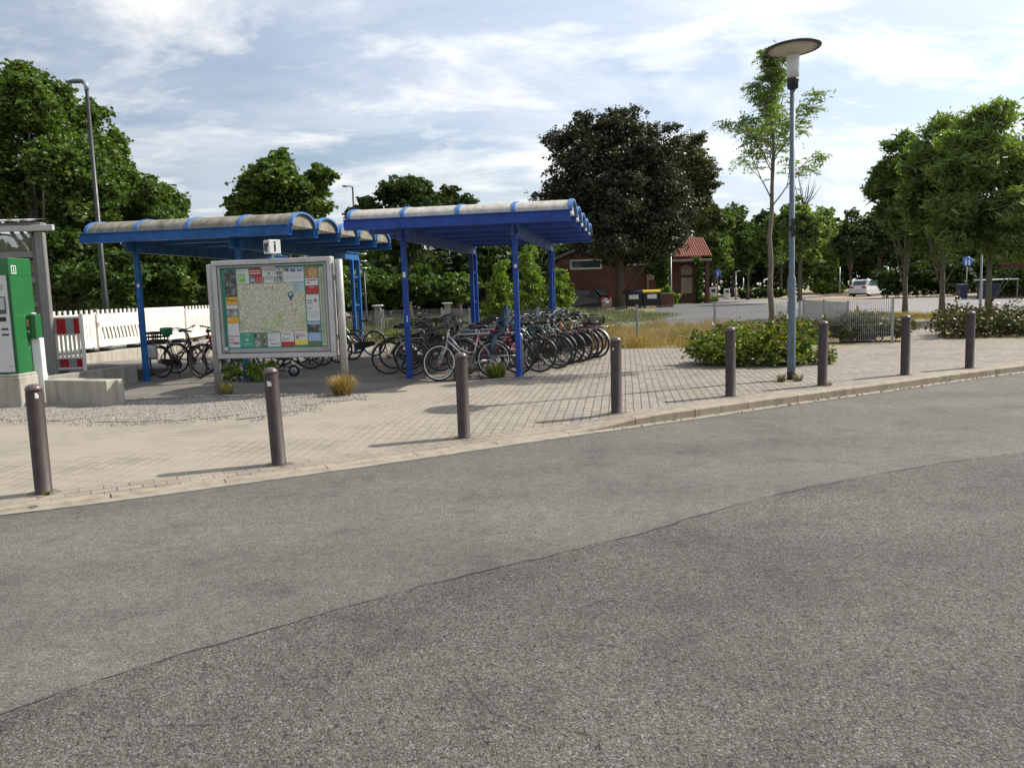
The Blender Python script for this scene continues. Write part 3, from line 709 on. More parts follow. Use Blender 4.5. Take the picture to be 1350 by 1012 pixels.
advert(.03,.46,.143,.60,'w',[(0,.3,1,1,'B')])
advert(.03,.605,.143,.68,'o',[('lines',.1,.3,.4,.6,1,'w')])
advert(.03,.685,.143,.985,'w',[('lines',.06,.5,.95,.9,3,'p'),('lines',.4,.8,.9,.95,1,'k')])
advert(.15,.02,.272,.198,'w',[(.08,.32,.7,.9,'g'),('lines',.08,.1,.6,.24,1,'g'),('lines',.12,.42,.66,.85,3,'w')])
advert(.28,.02,.395,.20,'r',[('lines',.05,.12,.95,.45,2,'w'),(.02,.5,.5,.95,'B'),(.55,.62,.97,.97,'p'),(.62,.68,.9,.9,'w')])
advert(.403,.02,.53,.198,'w',[(.1,.12,.9,.16,'k'),('disc',.5,.38,.09,'t'),('lines',.2,.55,.8,.85,3,'k'),(.04,.6,.12,.95,'f'),(.88,.6,.96,.95,'f')])
advert(.535,.02,.60,.198,'w',[(.3,.08,.7,.18,'k'),(.1,.25,.9,.48,'k'),(.1,.55,.9,.95,'B')])
advert(.605,.02,.80,.198,'w',[(.02,.04,.3,.3,'H'),(.34,.04,.62,.32,'s'),(.36,.12,.6,.32,'d'),(.66,.04,.96,.3,'s'),(.68,.2,.94,.3,'B'),('lines',.1,.45,.9,.85,4,'n')])
advert(.81,.02,.932,.25,'b',[('disc',.66,.32,.36,'P'),(0,.62,1,1,'w'),('lines',.1,.68,.9,.95,2,'r')])
advert(.81,.255,.932,.35,'r',[('lines',.3,.12,.7,.3,1,'w')])
advert(.81,.36,.932,.68,'w',[('disc',.72,.22,.13,'k'),('lines',.08,.2,.5,.38,2,'k'),('lines',.1,.5,.9,.6,1,'p'),('lines',.1,.65,.85,.92,3,'n')])
advert(.81,.69,.932,.82,'T',[(0,0,1,.25,'s')])
advert(.81,.825,.932,.985,'s',[(0,.62,1,1,'f')])
advert(.942,.03,.985,.985,'i',[('lines',.2,.04,.8,.97,44,'k')])
advert(.15,.815,.275,.985,'t',[('lines',.4,.08,.8,.16,1,'w'),('disc',.5,.45,.13,'n'),('lines',.2,.75,.8,.85,1,'w')])
advert(.282,.815,.408,.985,'B',[(.45,.0,.75,.6,'f')])
advert(.415,.815,.54,.985,'w',[('lines',.3,.1,.7,.2,1,'n'),('lines',.1,.4,.9,.6,2,'p'),('lines',.2,.75,.85,.9,1,'k')])
advert(.547,.80,.672,.985,'w',[('lines',.1,.15,.7,.25,1,'k'),('lines',.1,.38,.7,.6,3,'k'),(0,.68,1,1,'r')])
advert(.68,.79,.802,.97,'y',[(0,.05,1,.66,'w'),('lines',.08,.25,.8,.5,2,'r'),('disc',.2,.5,.1,'k')])
m = MB(); m.box(a0+.03, a0+.13, yf+.012, yf+.018, c0+.01, c0+.12); m.build('sticker', K['k'], bd); MB().box(a0+.045, a0+.115, yf+.008, yf+.0115, c0+.05, c0+.105).build('sticker', K['w'], bd)
MB().box(a1-.16, a1-.05, yf+.012, yf+.018, c0+.03, c0+.055).build('sticker', K['p'], bd)
# cube with pictogram and i
cb = thing('information_cube', 'small white cube with black i sign on top of the map board', 'sign', tuple(bd.matrix_world @ Vector((0,0,0))), 0)
cw = Matrix.Translation((pL.x, pL.y, 0)) @ Matrix.Rotation(ang, 4, 'Z')
cc = cw @ Vector(((x0+x1)/2+.02, -.02, 2.3)); cb.location = cc; cb.rotation_euler = (0, 0, ang+R(-38))
MB().lathe([(.018,0),(.018,.09)], seg=12).build('stem', m_alu, cb)
MB().box(-.105,.105,-.105,.105,.085,.315,bev=.008).build('cube', mat('cube_white', (.62,.62,.6), .45, .08), cb)
fy = Matrix.Translation((0,-.1065,.2)) @ Matrix.Rotation(R(90), 4, 'X')
fx = Matrix.Translation((.1065,0,.2)) @ Matrix.Rotation(R(90), 4, 'Z') @ Matrix.Rotation(R(90), 4, 'X')
textmesh('letter', 'i', .25, m_black, cb, fx)
mm = MB()  # pictogram: signpost figure
mm.box(-.075,-.01,-.108,-.1055,.14,.27).box(.0,.03,-.108,-.1055,.12,.25).box(.035,.075,-.108,-.1055,.20,.275).box(-.06,.06,-.108,-.1055,.12,.135)
mm.build('pictogram', m_black, cb)
# ------------------------------------------------------------------ ticket machine
g = G(31, 537); gx, gy = g.x, g.y
pl = MB().box(-1.15, 0, 0, .78, -.02, .50, bev=.015).box(-1.13,-.01,.02,.76,.5,.545,bev=.01)
tag(pl.build('plinth', m_conc, None, (gx-.02, gy, 0), R(-3)), 'pale concrete plinth block under the green ticket machine', 'plinth')
mc = thing('ticket_machine', 'tall green ticket machine with white front, at the left edge', 'ticket machine', (gx-.07, gy+.08, .545), R(-2))
MB().box(-.82, 0, .02, .60, 0, 1.88, bev=.012).build('housing', m_green, mc)
MB().box(-.74, -.055, .002, .0195, .03, 1.60, bev=.005).build('front_panel', m_mwhite, mc)
MB().box(-.825, .003, .012, .604, 1.60, 1.606).build('seam', m_dgreen, mc)
MB().box(-.05, -.002, .004, .0195, 0.01, 1.60).build('edge_strip', m_dgreen, mc)
MB().box(-.38,-.10,-.003,.0015,.98,1.26).build('screen', m_glass, mc)
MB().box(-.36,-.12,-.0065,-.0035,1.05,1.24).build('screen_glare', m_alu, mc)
for z, x in ((.86,-.12), (.72,-.10), (.63,-.10)): MB().box(x-.11, x, -.004, .0015, z, z+(.07 if z > .8 else .028)).build('slot', m_black, mc)
for k in range(3): MB().box(-.30,-.12,-.003,.0015,1.38+k*.03,1.388+k*.03).build('print', K['k'], mc)
for k in range(2): MB().box(-.13+k*.04,-.105+k*.04,-.003,.0015,.12,.13).build('print', K['k'], mc)
m = MB(); 
for (ya, yb, za, zb2) in ((.07,.19,1.625,1.637),(.07,.19,1.745,1.757),(.07,.082,1.637,1.745),(.178,.19,1.637,1.745)): m.box(.0005,.004,ya,yb,za,zb2)
m.build('pictogram_frame', m_white, mc)
textmesh('letter', 'i', .12, m_white, mc, Matrix.Translation((.003,.13,1.69)) @ Matrix.Rotation(R(90),4,'Z') @ Matrix.Rotation(R(90),4,'X'))
# validator on white post
g2 = G(53, 531); va = thing('ticket_validator', 'small green validator box on a white post beside the ticket machine', 'ticket validator', (g2.x, g2.y, 0), R(8))
MB().box(-.09,.12,-.06,.10,-.02,1.10,bev=.01).build('post', mat('white_powder_coat', (.66,.67,.68), .4, .06), va)
MB().box(-.15,.11,-.13,.09,1.10,1.50,bev=.012).build('housing', m_green, va)
MB().box(-.145,.035,-.134,-.1305,1.12,1.48).build('face', m_dgreen, va)
MB().box(-.12,.0,-.138,-.1345,1.30,1.42).build('picture', mat('orange_print', (.6,.2,.08), .4, .3, scale=30), va)
MB().box(-.10,.0,-.138,-.1345,1.20,1.235).build('slot', m_alu, va)
MB().lathe([(.05,1.505),(.05,1.52),(.0001,1.53)], (.02,0,0), 16).build('cap', m_white, va)
# grey platform canopy
g3 = at(69, 500, 15.6); cx_ = g3.x
cn = thing('platform_canopy', 'grey steel waiting shelter with ribbed roof edge behind the ticket machine', 'waiting shelter', (cx_, 15.6, 0), R(4))
MB().box(-.06,.10,-.05,.07,-.02,3.0,bev=.01).build('post', m_frame, cn)
MB().box(-.13,-.065,-.02,.06,-.02,2.95,bev=.005).build('post', mat('frame_dark', (.11,.11,.105), .5, .15), cn)
for z in (1.62, 2.07, 2.55): MB().box(-3.2,-.131,-.01,.05,z,z+.105,bev=.005).build('rail', m_frame, cn)
MB().box(-3.4,.34,-.16,-.08,3.02,3.13,bev=.01).build('fascia', mat('fascia_light', (.45,.44,.41), .5, .1), cn)
MB().box(-3.4,.12,-.12,.10,3.135,3.18,bev=.01).build('roof_beam', m_frame, cn)
m = MB()
m.v = []; 
pr = [( -3.4+.12*i, 3.27+.018*(i % 2)) for i in range(30)]
for (xa, za), (xb, zb_) in zip(pr, pr[1:]): m.quad((xa,-.2,za-.05),(xb,-.2,zb_-.05),(xb,.28,zb_),(xa,.28,za)); m.quad((xa,-.2,za-.075),(xb,-.2,zb_-.075),(xb,-.2,zb_-.05),(xa,-.2,za-.05))
m.build('roof_sheet', mat('roof_sheet_pale', (.5,.49,.47), .5, .1), cn)
m_mg, nt, bb = nodes('mossy_glass'); co = nt.nodes.new('ShaderNodeTexCoord').outputs['Object']
nt.links.new(ramp(nt, noise(nt, co, 14, 5, .7), [(.35,(.10,.11,.06)),(.65,(.30,.31,.24))]), bb.inputs['Base Color']); bb.inputs['Roughness'].default_value = .2
tr = nt.nodes.new('ShaderNodeBsdfTransparent'); ms = nt.nodes.new('ShaderNodeMixShader'); ms.inputs[0].default_value = .62
nt.links.new(bb.outputs[0], ms.inputs[1]); nt.links.new(tr.outputs[0], ms.inputs[2]); nt.links.new(ms.outputs[0], nt.nodes['Material Output'].inputs[0])
MB().box(-3.2,-.131,.03,.036,2.66,3.0).build('glass_pane', m_mg, cn)
m = MB()
for k in range(3):
    xx = -.25-k*.95; m.tube([(xx-.5+.5*math.cos(t*math.pi/16+.0), .12, 2.55+.45*math.sin(t*math.pi/16)) for t in range(9)], .02, 6)
m.build('curved_brace', m_frame, cn)
MB().box(-3.2,-.131,.06,.066,.5,2.5).build('glass_pane', m_mg, cn)
# ------------------------------------------------------------------ concrete walls and platform
def wallblock(name, a, b, th, h, label, mm=m_conc, h2=None, joints=0):
    a = Vector((a.x, a.y, 0)); b = Vector((b.x, b.y, 0)); d = b-a; an = math.atan2(d.y, d.x); Lh = d.length; h2 = h if h2 is None else h2
    k = max(1, joints); m = MB()
    for j in range(k):
        u0, u1 = Lh*j/k+.004, Lh*(j+1)/k-.004; za, zb_ = h+(h2-h)*j/k, h+(h2-h)*(j+1)/k
        n0 = len(m.v); c = .012
        m.v += [(u0,0,-.02),(u1,0,-.02),(u1,th,-.02),(u0,th,-.02),(u0,0,za-c),(u1,0,zb_-c),(u1,th,zb_-c),(u0,th,za-c),(u0+c,c,za),(u1-c,c,zb_),(u1-c,th-c,zb_),(u0+c,th-c,za)]
        for f in ((0,1,5,4),(1,2,6,5),(2,3,7,6),(3,0,4,7),(4,5,9,8),(5,6,10,9),(6,7,11,10),(7,4,8,11),(8,9,10,11)): m.face([n0+i for i in f])
    o = m.build(name, mm, None, (a.x, a.y, 0), an); return tag(o, label, 'concrete wall')
wallblock('concrete_wall', G(61,533.5), G(143,536), .34, .415, 'low pale concrete wall block on the gravel right of the ticket machine', joints=1)
XB = lambda Y: -11.85+.2*(Y-23.6)
PZ = .33
wallblock('concrete_wall', Vector((-8.05,13.75,0)), Vector((-7.74,16.9,0)), .16, .43, 'grey jointed concrete ramp wall running back to the blue post', m_concd, .37, 4)
wallblock('retaining_wall', Vector((XB(17.0)+.32,17.0,0)), Vector((XB(30.5)+.32,30.5,0)), .14, PZ-.03, 'pale jointed retaining wall below the white site barriers', m_conc, PZ-.05, 11)
mb = MB(); mb.poly([(XB(16)+.16,16,PZ-.05),(XB(30.5)+.16,30.5,PZ-.05),(-60,30.5,PZ-.05),(-60,16,PZ-.05)]); mb.poly([(XB(16)+.16,16,PZ-.05),(-60,16,PZ-.05),(-60,16,-.1),(XB(16)+.16,16,-.1)]); kind(mb.build('platform', m_concd), 'structure')
mb = MB(); mb.poly([(-8.18,13.8,.30),(-7.86,16.88,.26),(XB(17.3)+.33,17.3,.26),(XB(16)+.33,13.8,.30)]); mb.poly([(-7.86,16.88,.26),(-8.3,20.5,.0),(XB(23)+.33,23,.0),(XB(17.3)+.33,17.3,.26)]); mb.poly([(-7.86,16.88,.26),(-8.3,20.5,0),(-7.86,16.88,-.01)]); kind(mb.build('ramp', earth('ramp_dark', [(.05,.048,.045),(.12,.11,.10)], 2)), 'structure')
# ------------------------------------------------------------------ white site barriers on the platform
def site_barrier(a, b, style, label):
    a = Vector(a); b = Vector(b); d = b-a; an = math.atan2(d.y, d.x); Lh = d.length; zf = PZ-.05
    s = thing('site_barrier', label, 'barrier', (a.x, a.y, zf), an, 'white plastic site barriers'); s.scale = (1,1,1.17)
    m = MB(); t = .045
    m.box(0,Lh,-t/2,t/2,.72,.93); m.box(0,Lh,-t/2,t/2,.12,.30); m.box(0,.07,-t/2,t/2,.30,.72); m.box(Lh-.07,Lh,-t/2,t/2,.30,.72)
    if style == 'slant':
        k = int((Lh-.2)/.16)
        for i in range(k+1):
            x = .10+i*(Lh-.30)/k; m.bar((x+.10,0,.31), (x-.02,0,.71), .028, .085, upv=(1,0,.3))
        m.box(.07,.10,-t/2,t/2,.3,.72)
        m.box(0,Lh,-t/2,t/2,.60,.719)
    else:
        k = int((Lh-.14)/.14)
        for i in range(k): x = .07+(i+.5)*(Lh-.14)/k; m.box(x-.058,x+.058,-t/2,t/2,.301,.719)
    if style != 'solid':
        k = int(Lh/.19)
        for i in range(k): x = .05+i*(Lh-.17)/max(1, k-1); m.box(x,x+.07,-.02,.02,.925,1.03)
    m.build('panel', m_barrier, s)
    if style != 'solid': pass
    else: MB().box(0,Lh,-.035,.035,.90,1.02,bev=.01).build('top_rail', m_barrier, s)
    k = int(Lh/.3); m = MB()
    for i in range(k):
        x = .15+i*(Lh-.3)/max(1, k-1); m.lathe([(.014,-.0255),(.014,-.0235)], (x,0,.82), 8, axis='Y'); m.lathe([(.014,-.0255),(.014,-.0235)], (x,0,.2), 8, axis='Y')
    m.build('stud', m_frame, s)
    for x in (-.0, Lh): MB().box(x-.03,x+.03,.024,.09,0,.97,bev=.006).build('post', m_barrier, s)
    for x in (.25, Lh-.25): MB().box(x-.10,x+.10,-.22,.30,0,.085,bev=.02).build('foot', m_rubber, s)
    return s
segs = [(21.5,23.5,'picket','white plastic barrier behind the red and white striped gate'),(23.6,25.5,'slant','white crenellated barrier with slanted slots, left of the blue post'),
        (25.6,27.8,'solid','white barrier with smooth top rail, above the crate bicycle'),(27.9,29.8,'picket','white barrier just left of the map board')]
for ya, yb, st, lab in segs: site_barrier((XB(ya), ya, 0), (XB(yb), yb, 0), st, lab)
ga = at(72,482,16.2); gb = at(114,482,16.2)
gt = thing('striped_barrier', 'red and white striped barrier gate, its white painted as shaded, with upright bars beside the canopy post', 'barrier', (ga.x, 16.2, .24), 0, None)
Lg = gb.x-ga.x
MB().box(Lg-.06,Lg,-.03,.03,.02,1.22,bev=.008).build('post', m_barrier, gt); MB().box(0,.05,-.03,.03,.02,1.22,bev=.008).build('post', m_barrier, gt)
MB().box(.051,Lg-.061,-.02,.02,.80,.83).box(.051,Lg-.061,-.02,.02,1.14,1.17).box(.051,Lg-.061,-.02,.02,.14,.17).box(.051,Lg-.061,-.02,.02,.34,.37).build('rail', m_barrier, gt)
m = MB()
for i in range(6): x = .09+i*(Lg-.2)/5; m.box(x-.018,x+.018,-.018,.018,.371,.799)
m.build('bar', m_barrier, gt)
for z0_, z1_ in ((.831,1.139),(.171,.339)):
    m = MB(); xs = [.051,.12,.12+(Lg-.2)*.42,.12+(Lg-.2)*.78,Lg-.061]
    for i in range(4): m.box(xs[i], xs[i+1], -.015, .015, z0_, z1_, i % 2)
    m.build('striped_board', [m_shadedwhite, m_redsheet], gt)
for x in (.03, Lg-.03): MB().box(x-.09,x+.09,-.30,.30,.02,.09,bev=.02).build('foot', m_rubber, gt)
# ------------------------------------------------------------------ bicycles
WR = .345; RC = Vector((-.54,0,WR)); FC = Vector((.54,0,WR))
BB = Vector((-.10,0,.29)); HT = Vector((.325,0,.90)); HB = Vector((.375,0,.72))
def arc(c, r, a0, a1, n, y=0): return [(c.x+r*math.cos(R(a0+(a1-a0)*i/n)), y, c.z+r*math.sin(R(a0+(a1-a0)*i/n))) for i in range(n+1)]
def circ(c, r, n): return [(c.x+r*math.cos(2*math.pi*i/n), 0, c.z+r*math.sin(2*math.pi*i/n)) for i in range(n)]
def strip_arc(m, c, r, a0, a1, n, w, mi=0):
    b = len(m.v); P = arc(c, r, a0, a1, n)
    for (x, y, z) in P: 
        k = (Vector((x,0,z))-c).normalized()
        m.v += [(x-k.x*.012, -w/2, z-k.z*.012), (x, -w*.3, z), (x, w*.3, z), (x-k.x*.012, w/2, z-k.z*.012)]
    for i in range(n):
        for j in range(3): m.face((b+4*i+j, b+4*i+j+1, b+4*i+5+j, b+4*i+4+j), mi, True)
MS = {}
m_redd = mat('dull_red_lens', (.16,.01,.012), .4, .1)
m_rim = mat('dull_rim', (.16,.165,.17), .5, .3, metal=.6)
m_spoke = mat('dull_spoke', (.2,.2,.2), .5, .2, metal=.5)
def wheel_meshes(key, c):
    m = MB(); m.lathe([(.018,-.05),(.018,-.03),(.03,-.028),(.03,-.02),(.016,-.018),(.016,.018),(.03,.02),(.03,.028),(.018,.03),(.018,.05)], (c.x,0,c.z), 10, axis='Y')
    for i in range(28):
        a = 2*math.pi*i/28; sd = .024*(1 if i % 2 else -1)
        m.tube([(c.x+.028*math.cos(a+.35*(1 if i % 4 < 2 else -1)), sd, c.z+.028*math.sin(a+.35*(1 if i % 4 < 2 else -1))), (c.x+.305*math.cos(a), 0, c.z+.305*math.sin(a))], .0014, 3, smooth=False)
    MS[key+'_hub'] = m.mesh('wheel', m_spoke)
    MS[key+'_tyre'] = MB().tube(circ(c, .327, 40), .0185, 8, closed=True).mesh('tyre', m_rubber)
    m = MB(); n = 40; b = 0
    for i in range(n):
        a = 2*math.pi*i/n
        for (r, y) in ((.312,-.013),(.298,-.012),(.295,0),(.298,.012),(.312,.013)): m.v.append((c.x+r*math.cos(a), y, c.z+r*math.sin(a)))
    for i in range(n):
        j = (i+1) % n
        for q in range(4): m.face((5*i+q, 5*j+q, 5*j+q+1, 5*i+q+1), 0, True)
    MS[key+'_rim'] = m.mesh('rim', m_rim)
wheel_meshes('rear', RC); wheel_meshes('front', FC)
def frame_mesh(st):
    m = MB(); r = .0165
    seat_top = Vector((-.255,0,.80))
    m.tube([BB, seat_top], .0155, 8)
    m.tube([HT+Vector((0,0,.02)), HB-Vector((-.004,0,.02))], .021, 8)
    m.tube([BB, HB+Vector((-.01,0,.03))], .020, 8)
    if st == 'cross': m.tube([seat_top-Vector((-.01,0,.05)), HT-Vector((-.005,0,.04))], .016, 8)
    elif st == 'step': m.tube([(-.165,0,.50), (-.03,0,.50), (.14,0,.60), (.30,0,.80), (.335,0,.86)], .017, 8)
    else: m.tube([(-.20,0,.62), (.05,0,.69), (.335,0,.86)], .017, 8)
    for s in (-1, 1):
        m.tube([BB+Vector((0,.03*s,0)), RC+Vector((.02,.055*s,0))], [.012,.009], 6)
        m.tube([seat_top+Vector((0,.015*s,-.06)), RC+Vector((.01,.055*s,.01))], .0085, 6)
    m.lathe([(.022,-.036),(.022,.036)], (BB.x,0,BB.z), 12, axis='Y')
    return m.mesh('frame', m_black)
for st in ('cross', 'step', 'mixte'): MS['frame_'+st] = frame_mesh(st)
m = MB(); crown = HB+Vector((.012,0,-.045))
m.tube([HB, crown], .017, 8)
for s in (-1, 1): m.tube([crown+Vector((0,.02*s,.01)), crown+Vector((.015,.048*s,-.03)), (.475,.052*s,.50), FC+Vector((0,.052*s,0))], [.014,.014,.012,.009], 6)
m.tube([HT, HT+Vector((-.012,0,.05))], .024, 8)
MS['fork'] = m.mesh('fork', m_black)
m = MB(); top = Vector((.285,0,1.03)); m.tube([HT+Vector((-.005,0,.02)), HT+Vector((-.03,0,.12)), top+Vector((0,0,.02))], .013, 8)
m.tube([(.06,-.30,1.06),(.17,-.285,1.085),(.27,-.20,1.10),(.31,-.07,1.06),(.30,0,1.045),(.31,.07,1.06),(.27,.20,1.10),(.17,.285,1.085),(.06,.30,1.06)], .0115, 8)
for s in (-1, 1): m.tube([(.10,.292*s,1.07),(.17,.25*s,1.05),(.27,.17*s,1.055)], .006, 5)
m.tube([(.27,-.2,1.09),(.36,-.1,1.02),(.36,-.02,.90),(.40,0,.78)], .0035, 4); m.tube([(.27,.2,1.09),(.38,.09,1.0),(.30,.02,.80),(.10,.02,.5)], .0035, 4)
MS['bar_swept'] = m.mesh('handlebar', m_rim)
for s_, k_ in ((-1,'r'),(1,'l')): MS['grip_swept'+k_] = MB().tube([(.055,.3005*s_,1.059),(.17,.285*s_,1.085)], .018, 8).mesh('grip', m_black)
m = MB(); m.tube([HT+Vector((-.005,0,.02)), HT+Vector((-.02,0,.10)), (.36,0,1.03)], .016, 8)
m.tube([(.30,-.32,1.05),(.34,-.2,1.045),(.36,-.06,1.035),(.36,.06,1.035),(.34,.2,1.045),(.30,.32,1.05)], .012, 8)
for s in (-1, 1): m.tube([(.37,.29*s,1.03),(.40,.22*s,1.02),(.36,.15*s,1.035)], .006, 5)
m.tube([(.37,-.2,1.03),(.45,-.1,.98),(.42,-.02,.86),(.42,0,.74)], .0035, 4)
MS['bar_flat'] = m.mesh('handlebar', m_black)
for s_, k_ in ((-1,'r'),(1,'l')): MS['grip_flat'+k_] = MB().tube([(.298,.325*s_,1.05),(.335,.215*s_,1.046)], .018, 8).mesh('grip', m_black)
def saddle_mesh(dz=0):
    m = MB(); secs = [(-.41,.075,.955,.02),(-.39,.095,.985,.05),(-.33,.09,.985,.05),(-.26,.055,.97,.04),(-.18,.026,.965,.035),(-.12,.018,.962,.03),(-.105,.008,.955,.02)]
    n = 10; b = 0
    for (x, w, z, h) in secs:
        for j in range(n):
            a = 2*math.pi*j/n; m.v.append((x, w*math.cos(a), z+dz+(h*.4*math.sin(a) if math.sin(a) > 0 else h*math.sin(a)*.9)))
    for i in range(len(secs)-1):
        for j in range(n): m.face((i*n+j, i*n+(j+1) % n, (i+1)*n+(j+1) % n, (i+1)*n+j), 0, True)
    m.face(list(range(n))[::-1]); m.face([(len(secs)-1)*n+j for j in range(n)])
    return m
MS['saddle'] = saddle_mesh().mesh('saddle', m_black)
MS['seat_post'] = MB().tube([(-.25,0,.78),(-.29,0,.94)], .0135, 8).mesh('seat_post', m_chrome)
m = MB(); strip_arc(m, RC, .365, -12, 165, 22, .055); m.tube([(RC.x,.05,RC.z),(RC.x-.30,.03,RC.z+.2)], .003, 4); m.tube([(RC.x,-.05,RC.z),(RC.x-.30,-.03,RC.z+.2)], .003, 4); MS['mud_rear'] = m.mesh('mudguard', m_black)
m = MB(); strip_arc(m, FC, .365, 60, 195, 18, .055); m.tube([(FC.x,.05,FC.z),(FC.x-.34,.03,FC.z-.02)], .003, 4); m.tube([(FC.x,-.05,FC.z),(FC.x-.34,-.03,FC.z-.02)], .003, 4); MS['mud_front'] = m.mesh('mudguard', m_black)
m = MB()
for s in (-1, 0, 1): m.tube([(-.32,.055*s,.745),(-.86,.055*s,.75)], .005, 5)
for x in (-.40,-.62,-.85): m.tube([(x,-.062,.748),(x,.062,.748)], .005, 5)
for s in (-1, 1): m.tube([(RC.x,.06*s,RC.z),(-.60,.064*s,.742)], .005, 5); m.tube([(RC.x,.06*s,RC.z),(-.78,.064*s,.742)], .005, 5)
m.tube([(-.255,.02,.72),(-.34,.05,.745)], .005, 5); MS['carrier'] = m.mesh('luggage_carrier', m_black)
m = MB(); m.lathe([(.092,.034),(.092,.038)], (BB.x,0,BB.z), 24, axis='Y')
m.tube([(BB.x,-.06,BB.z),(BB.x+.05,-.066,BB.z-.16)], .010, 6); m.tube([(BB.x,.06,BB.z),(BB.x-.05,.066,BB.z+.16)], .010, 6)
m.lathe([(.008,-.075),(.008,.075)], (BB.x,0,BB.z), 8, axis='Y')
MS['crank'] = m.mesh('crank', m_rim)
MS['pedalr'] = MB().box(BB.x+.05-.045,BB.x+.05+.045,-.165,-.072,BB.z-.172,BB.z-.148).mesh('pedal', m_black); MS['pedall'] = MB().box(BB.x-.05-.045,BB.x-.05+.045,.072,.165,BB.z+.148,BB.z+.172).mesh('pedal', m_black)
m = MB(); pts = [(BB.x+.11*math.cos(a), BB.z+.105*math.sin(a)) for a in [R(-90+18*i) for i in range(11)]]+[(RC.x-.04,RC.z+.06),(RC.x-.06,RC.z),(RC.x-.02,RC.z-.055)]
m.prism(pts, .045, .062); m.prism(pts, -.062, -.045) if False else None; MS['chain_guard'] = m.mesh('chain_guard', m_black)
m = MB(); m.lathe([(.02,-.05),(.034,-.01),(.036,.01)], (0,0,0), 14, axis='X', mi=0); m.lathe([(.033,.0105),(.03,.018),(.0001,.022)], (0,0,0), 14, axis='X', mi=1); m.xf(Matrix.Translation((.425,0,.80))); MS['headlight'] = m.mesh('headlight', [m_black, m_glasslens])
m = MB(); m.box(-.885,-.862,-.04,.04,.70,.745,bev=.006); MS['tail_light'] = m.mesh('tail_light', m_redd)
m = MB(); m.prism([(RC.x+.17,RC.z+.16),(RC.x+.22,RC.z+.12),(RC.x+.19,RC.z+.09),(RC.x+.14,RC.z+.13)], -.02, -.014); m.prism([(RC.x-.17,RC.z-.16),(RC.x-.22,RC.z-.12),(RC.x-.19,RC.z-.09),(RC.x-.14,RC.z-.13)], -.02, -.014); MS['reflector_rear'] = m.mesh('spoke_reflector', m_orange)
m = MB(); m.prism([(FC.x+.03,FC.z+.24),(FC.x+.10,FC.z+.22),(FC.x+.09,FC.z+.17),(FC.x+.03,FC.z+.19)], -.02, -.014); m.prism([(FC.x-.03,FC.z-.24),(FC.x-.10,FC.z-.22),(FC.x-.09,FC.z-.17),(FC.x-.03,FC.z-.19)], -.02, -.014); MS['reflector_front'] = m.mesh('spoke_reflector', m_orange)
m = MB(); m.tube([(-.16,.05,.27),(-.20,.17,.01)], .009, 6); MS['kickstand'] = m.mesh('kickstand', m_black)
def basket(cx, cz, lx, ly, h):
    m = MB(); t = .004
    for j in range(4):
        z = cz+h*j/3; f = .86+.14*j/3; X = lx/2*f; Y = ly/2*f; m.tube([(cx-X,-Y,z),(cx+X,-Y,z),(cx+X,Y,z),(cx-X,Y,z)], .006 if j == 3 else t, 4, closed=True)
    for i in range(9):
        a = -1+2*i/8
        for s in (-1, 1):
            m.tube([(cx+a*lx/2*.86, s*ly/2*.86, cz),(cx+a*lx/2, s*ly/2, cz+h)], t, 4); m.tube([(cx+s*lx/2*.86, a*ly/2*.86, cz),(cx+s*lx/2, a*ly/2, cz+h)], t, 4)
        m.tube([(cx+a*lx/2*.86,-ly/2*.86,cz),(cx+a*lx/2*.86,ly/2*.86,cz)], .003, 4)
    return m
MS['basket_rear'] = basket(-.62,.765,.40,.30,.22).mesh('basket', m_black)
MS['basket_front'] = basket(.56,.82,.26,.34,.22).mesh('basket', m_black)
m = MB() # folding crate with slots
for (z, h) in ((.775,.05),(.875,.03),(.95,.045)): m.box(-.87,-.42,-.17,-.158,z,z+h); m.box(-.87,-.42,.158,.17,z,z+h); m.box(-.87,-.858,-.157,.157,z,z+h); m.box(-.432,-.42,-.157,.157,z,z+h)
for x in (-.868,-.75,-.66,-.55,-.445): m.box(x,x+.025,-.1695,-.1585,.776,.994); m.box(x,x+.025,.1585,.1695,.776,.994)
m.box(-.87,-.42,-.17,.17,.76,.774); MS['crate'] = m.mesh('crate', m_black)
m = MB(); m.box(-.84,-.46,-.25,-.08,.42,.73,bev=.05); m.box(-.80,-.50,-.258,-.249,.50,.66); MS['pannier'] = m.mesh('pannier', m_black)
m = MB()
n = 16; m.v.append((-.27,0,.90))
for k, (r, z) in enumerate(((.05,.88),(.115,.99),(.125,1.06),(.11,1.08),(.0001,1.085))):
    for j in range(n): a = 2*math.pi*j/n; m.v.append((-.28+r*(1.25 if k > 0 else 1)*math.cos(a)*(1+.07*math.sin(5*a)), r*.9*math.sin(a), z+.008*math.sin(4*a)))
for k in range(4):
    for j in range(n): m.face((1+k*n+j, 1+k*n+(j+1) % n, 1+(k+1)*n+(j+1) % n, 1+(k+1)*n+j), 0, True)
m.face([1+j for j in range(n)][::-1]); MS['saddle_cover'] = m.mesh('saddle_cover', mat('green_bag', (.02,.20,.10), .5, .2, scale=14))
m = MB() # child seat: tall shell with side wings, footrests
sec = [(-.50,.80,.13,.03),(-.66,.82,.14,.05),(-.76,.92,.14,.09),(-.81,1.08,.13,.08),(-.85,1.25,.115,.06),(-.87,1.36,.08,.03)]
b = 0
for (x, z, w, dp) in sec:
    m.v += [(x+dp,-w,z+dp*.3),(x+.01,-w*.9,z),(x,-w*.3,z-.005),(x,w*.3,z-.005),(x+.01,w*.9,z),(x+dp,w,z+dp*.3), (x-.03,w*.85,z-.03),(x-.03,-w*.85,z-.03)]
for i in range(len(sec)-1):
    for j in range(8): m.face((8*i+j, 8*i+(j+1) % 8, 8*i+8+(j+1) % 8, 8*i+8+j), 0, True)
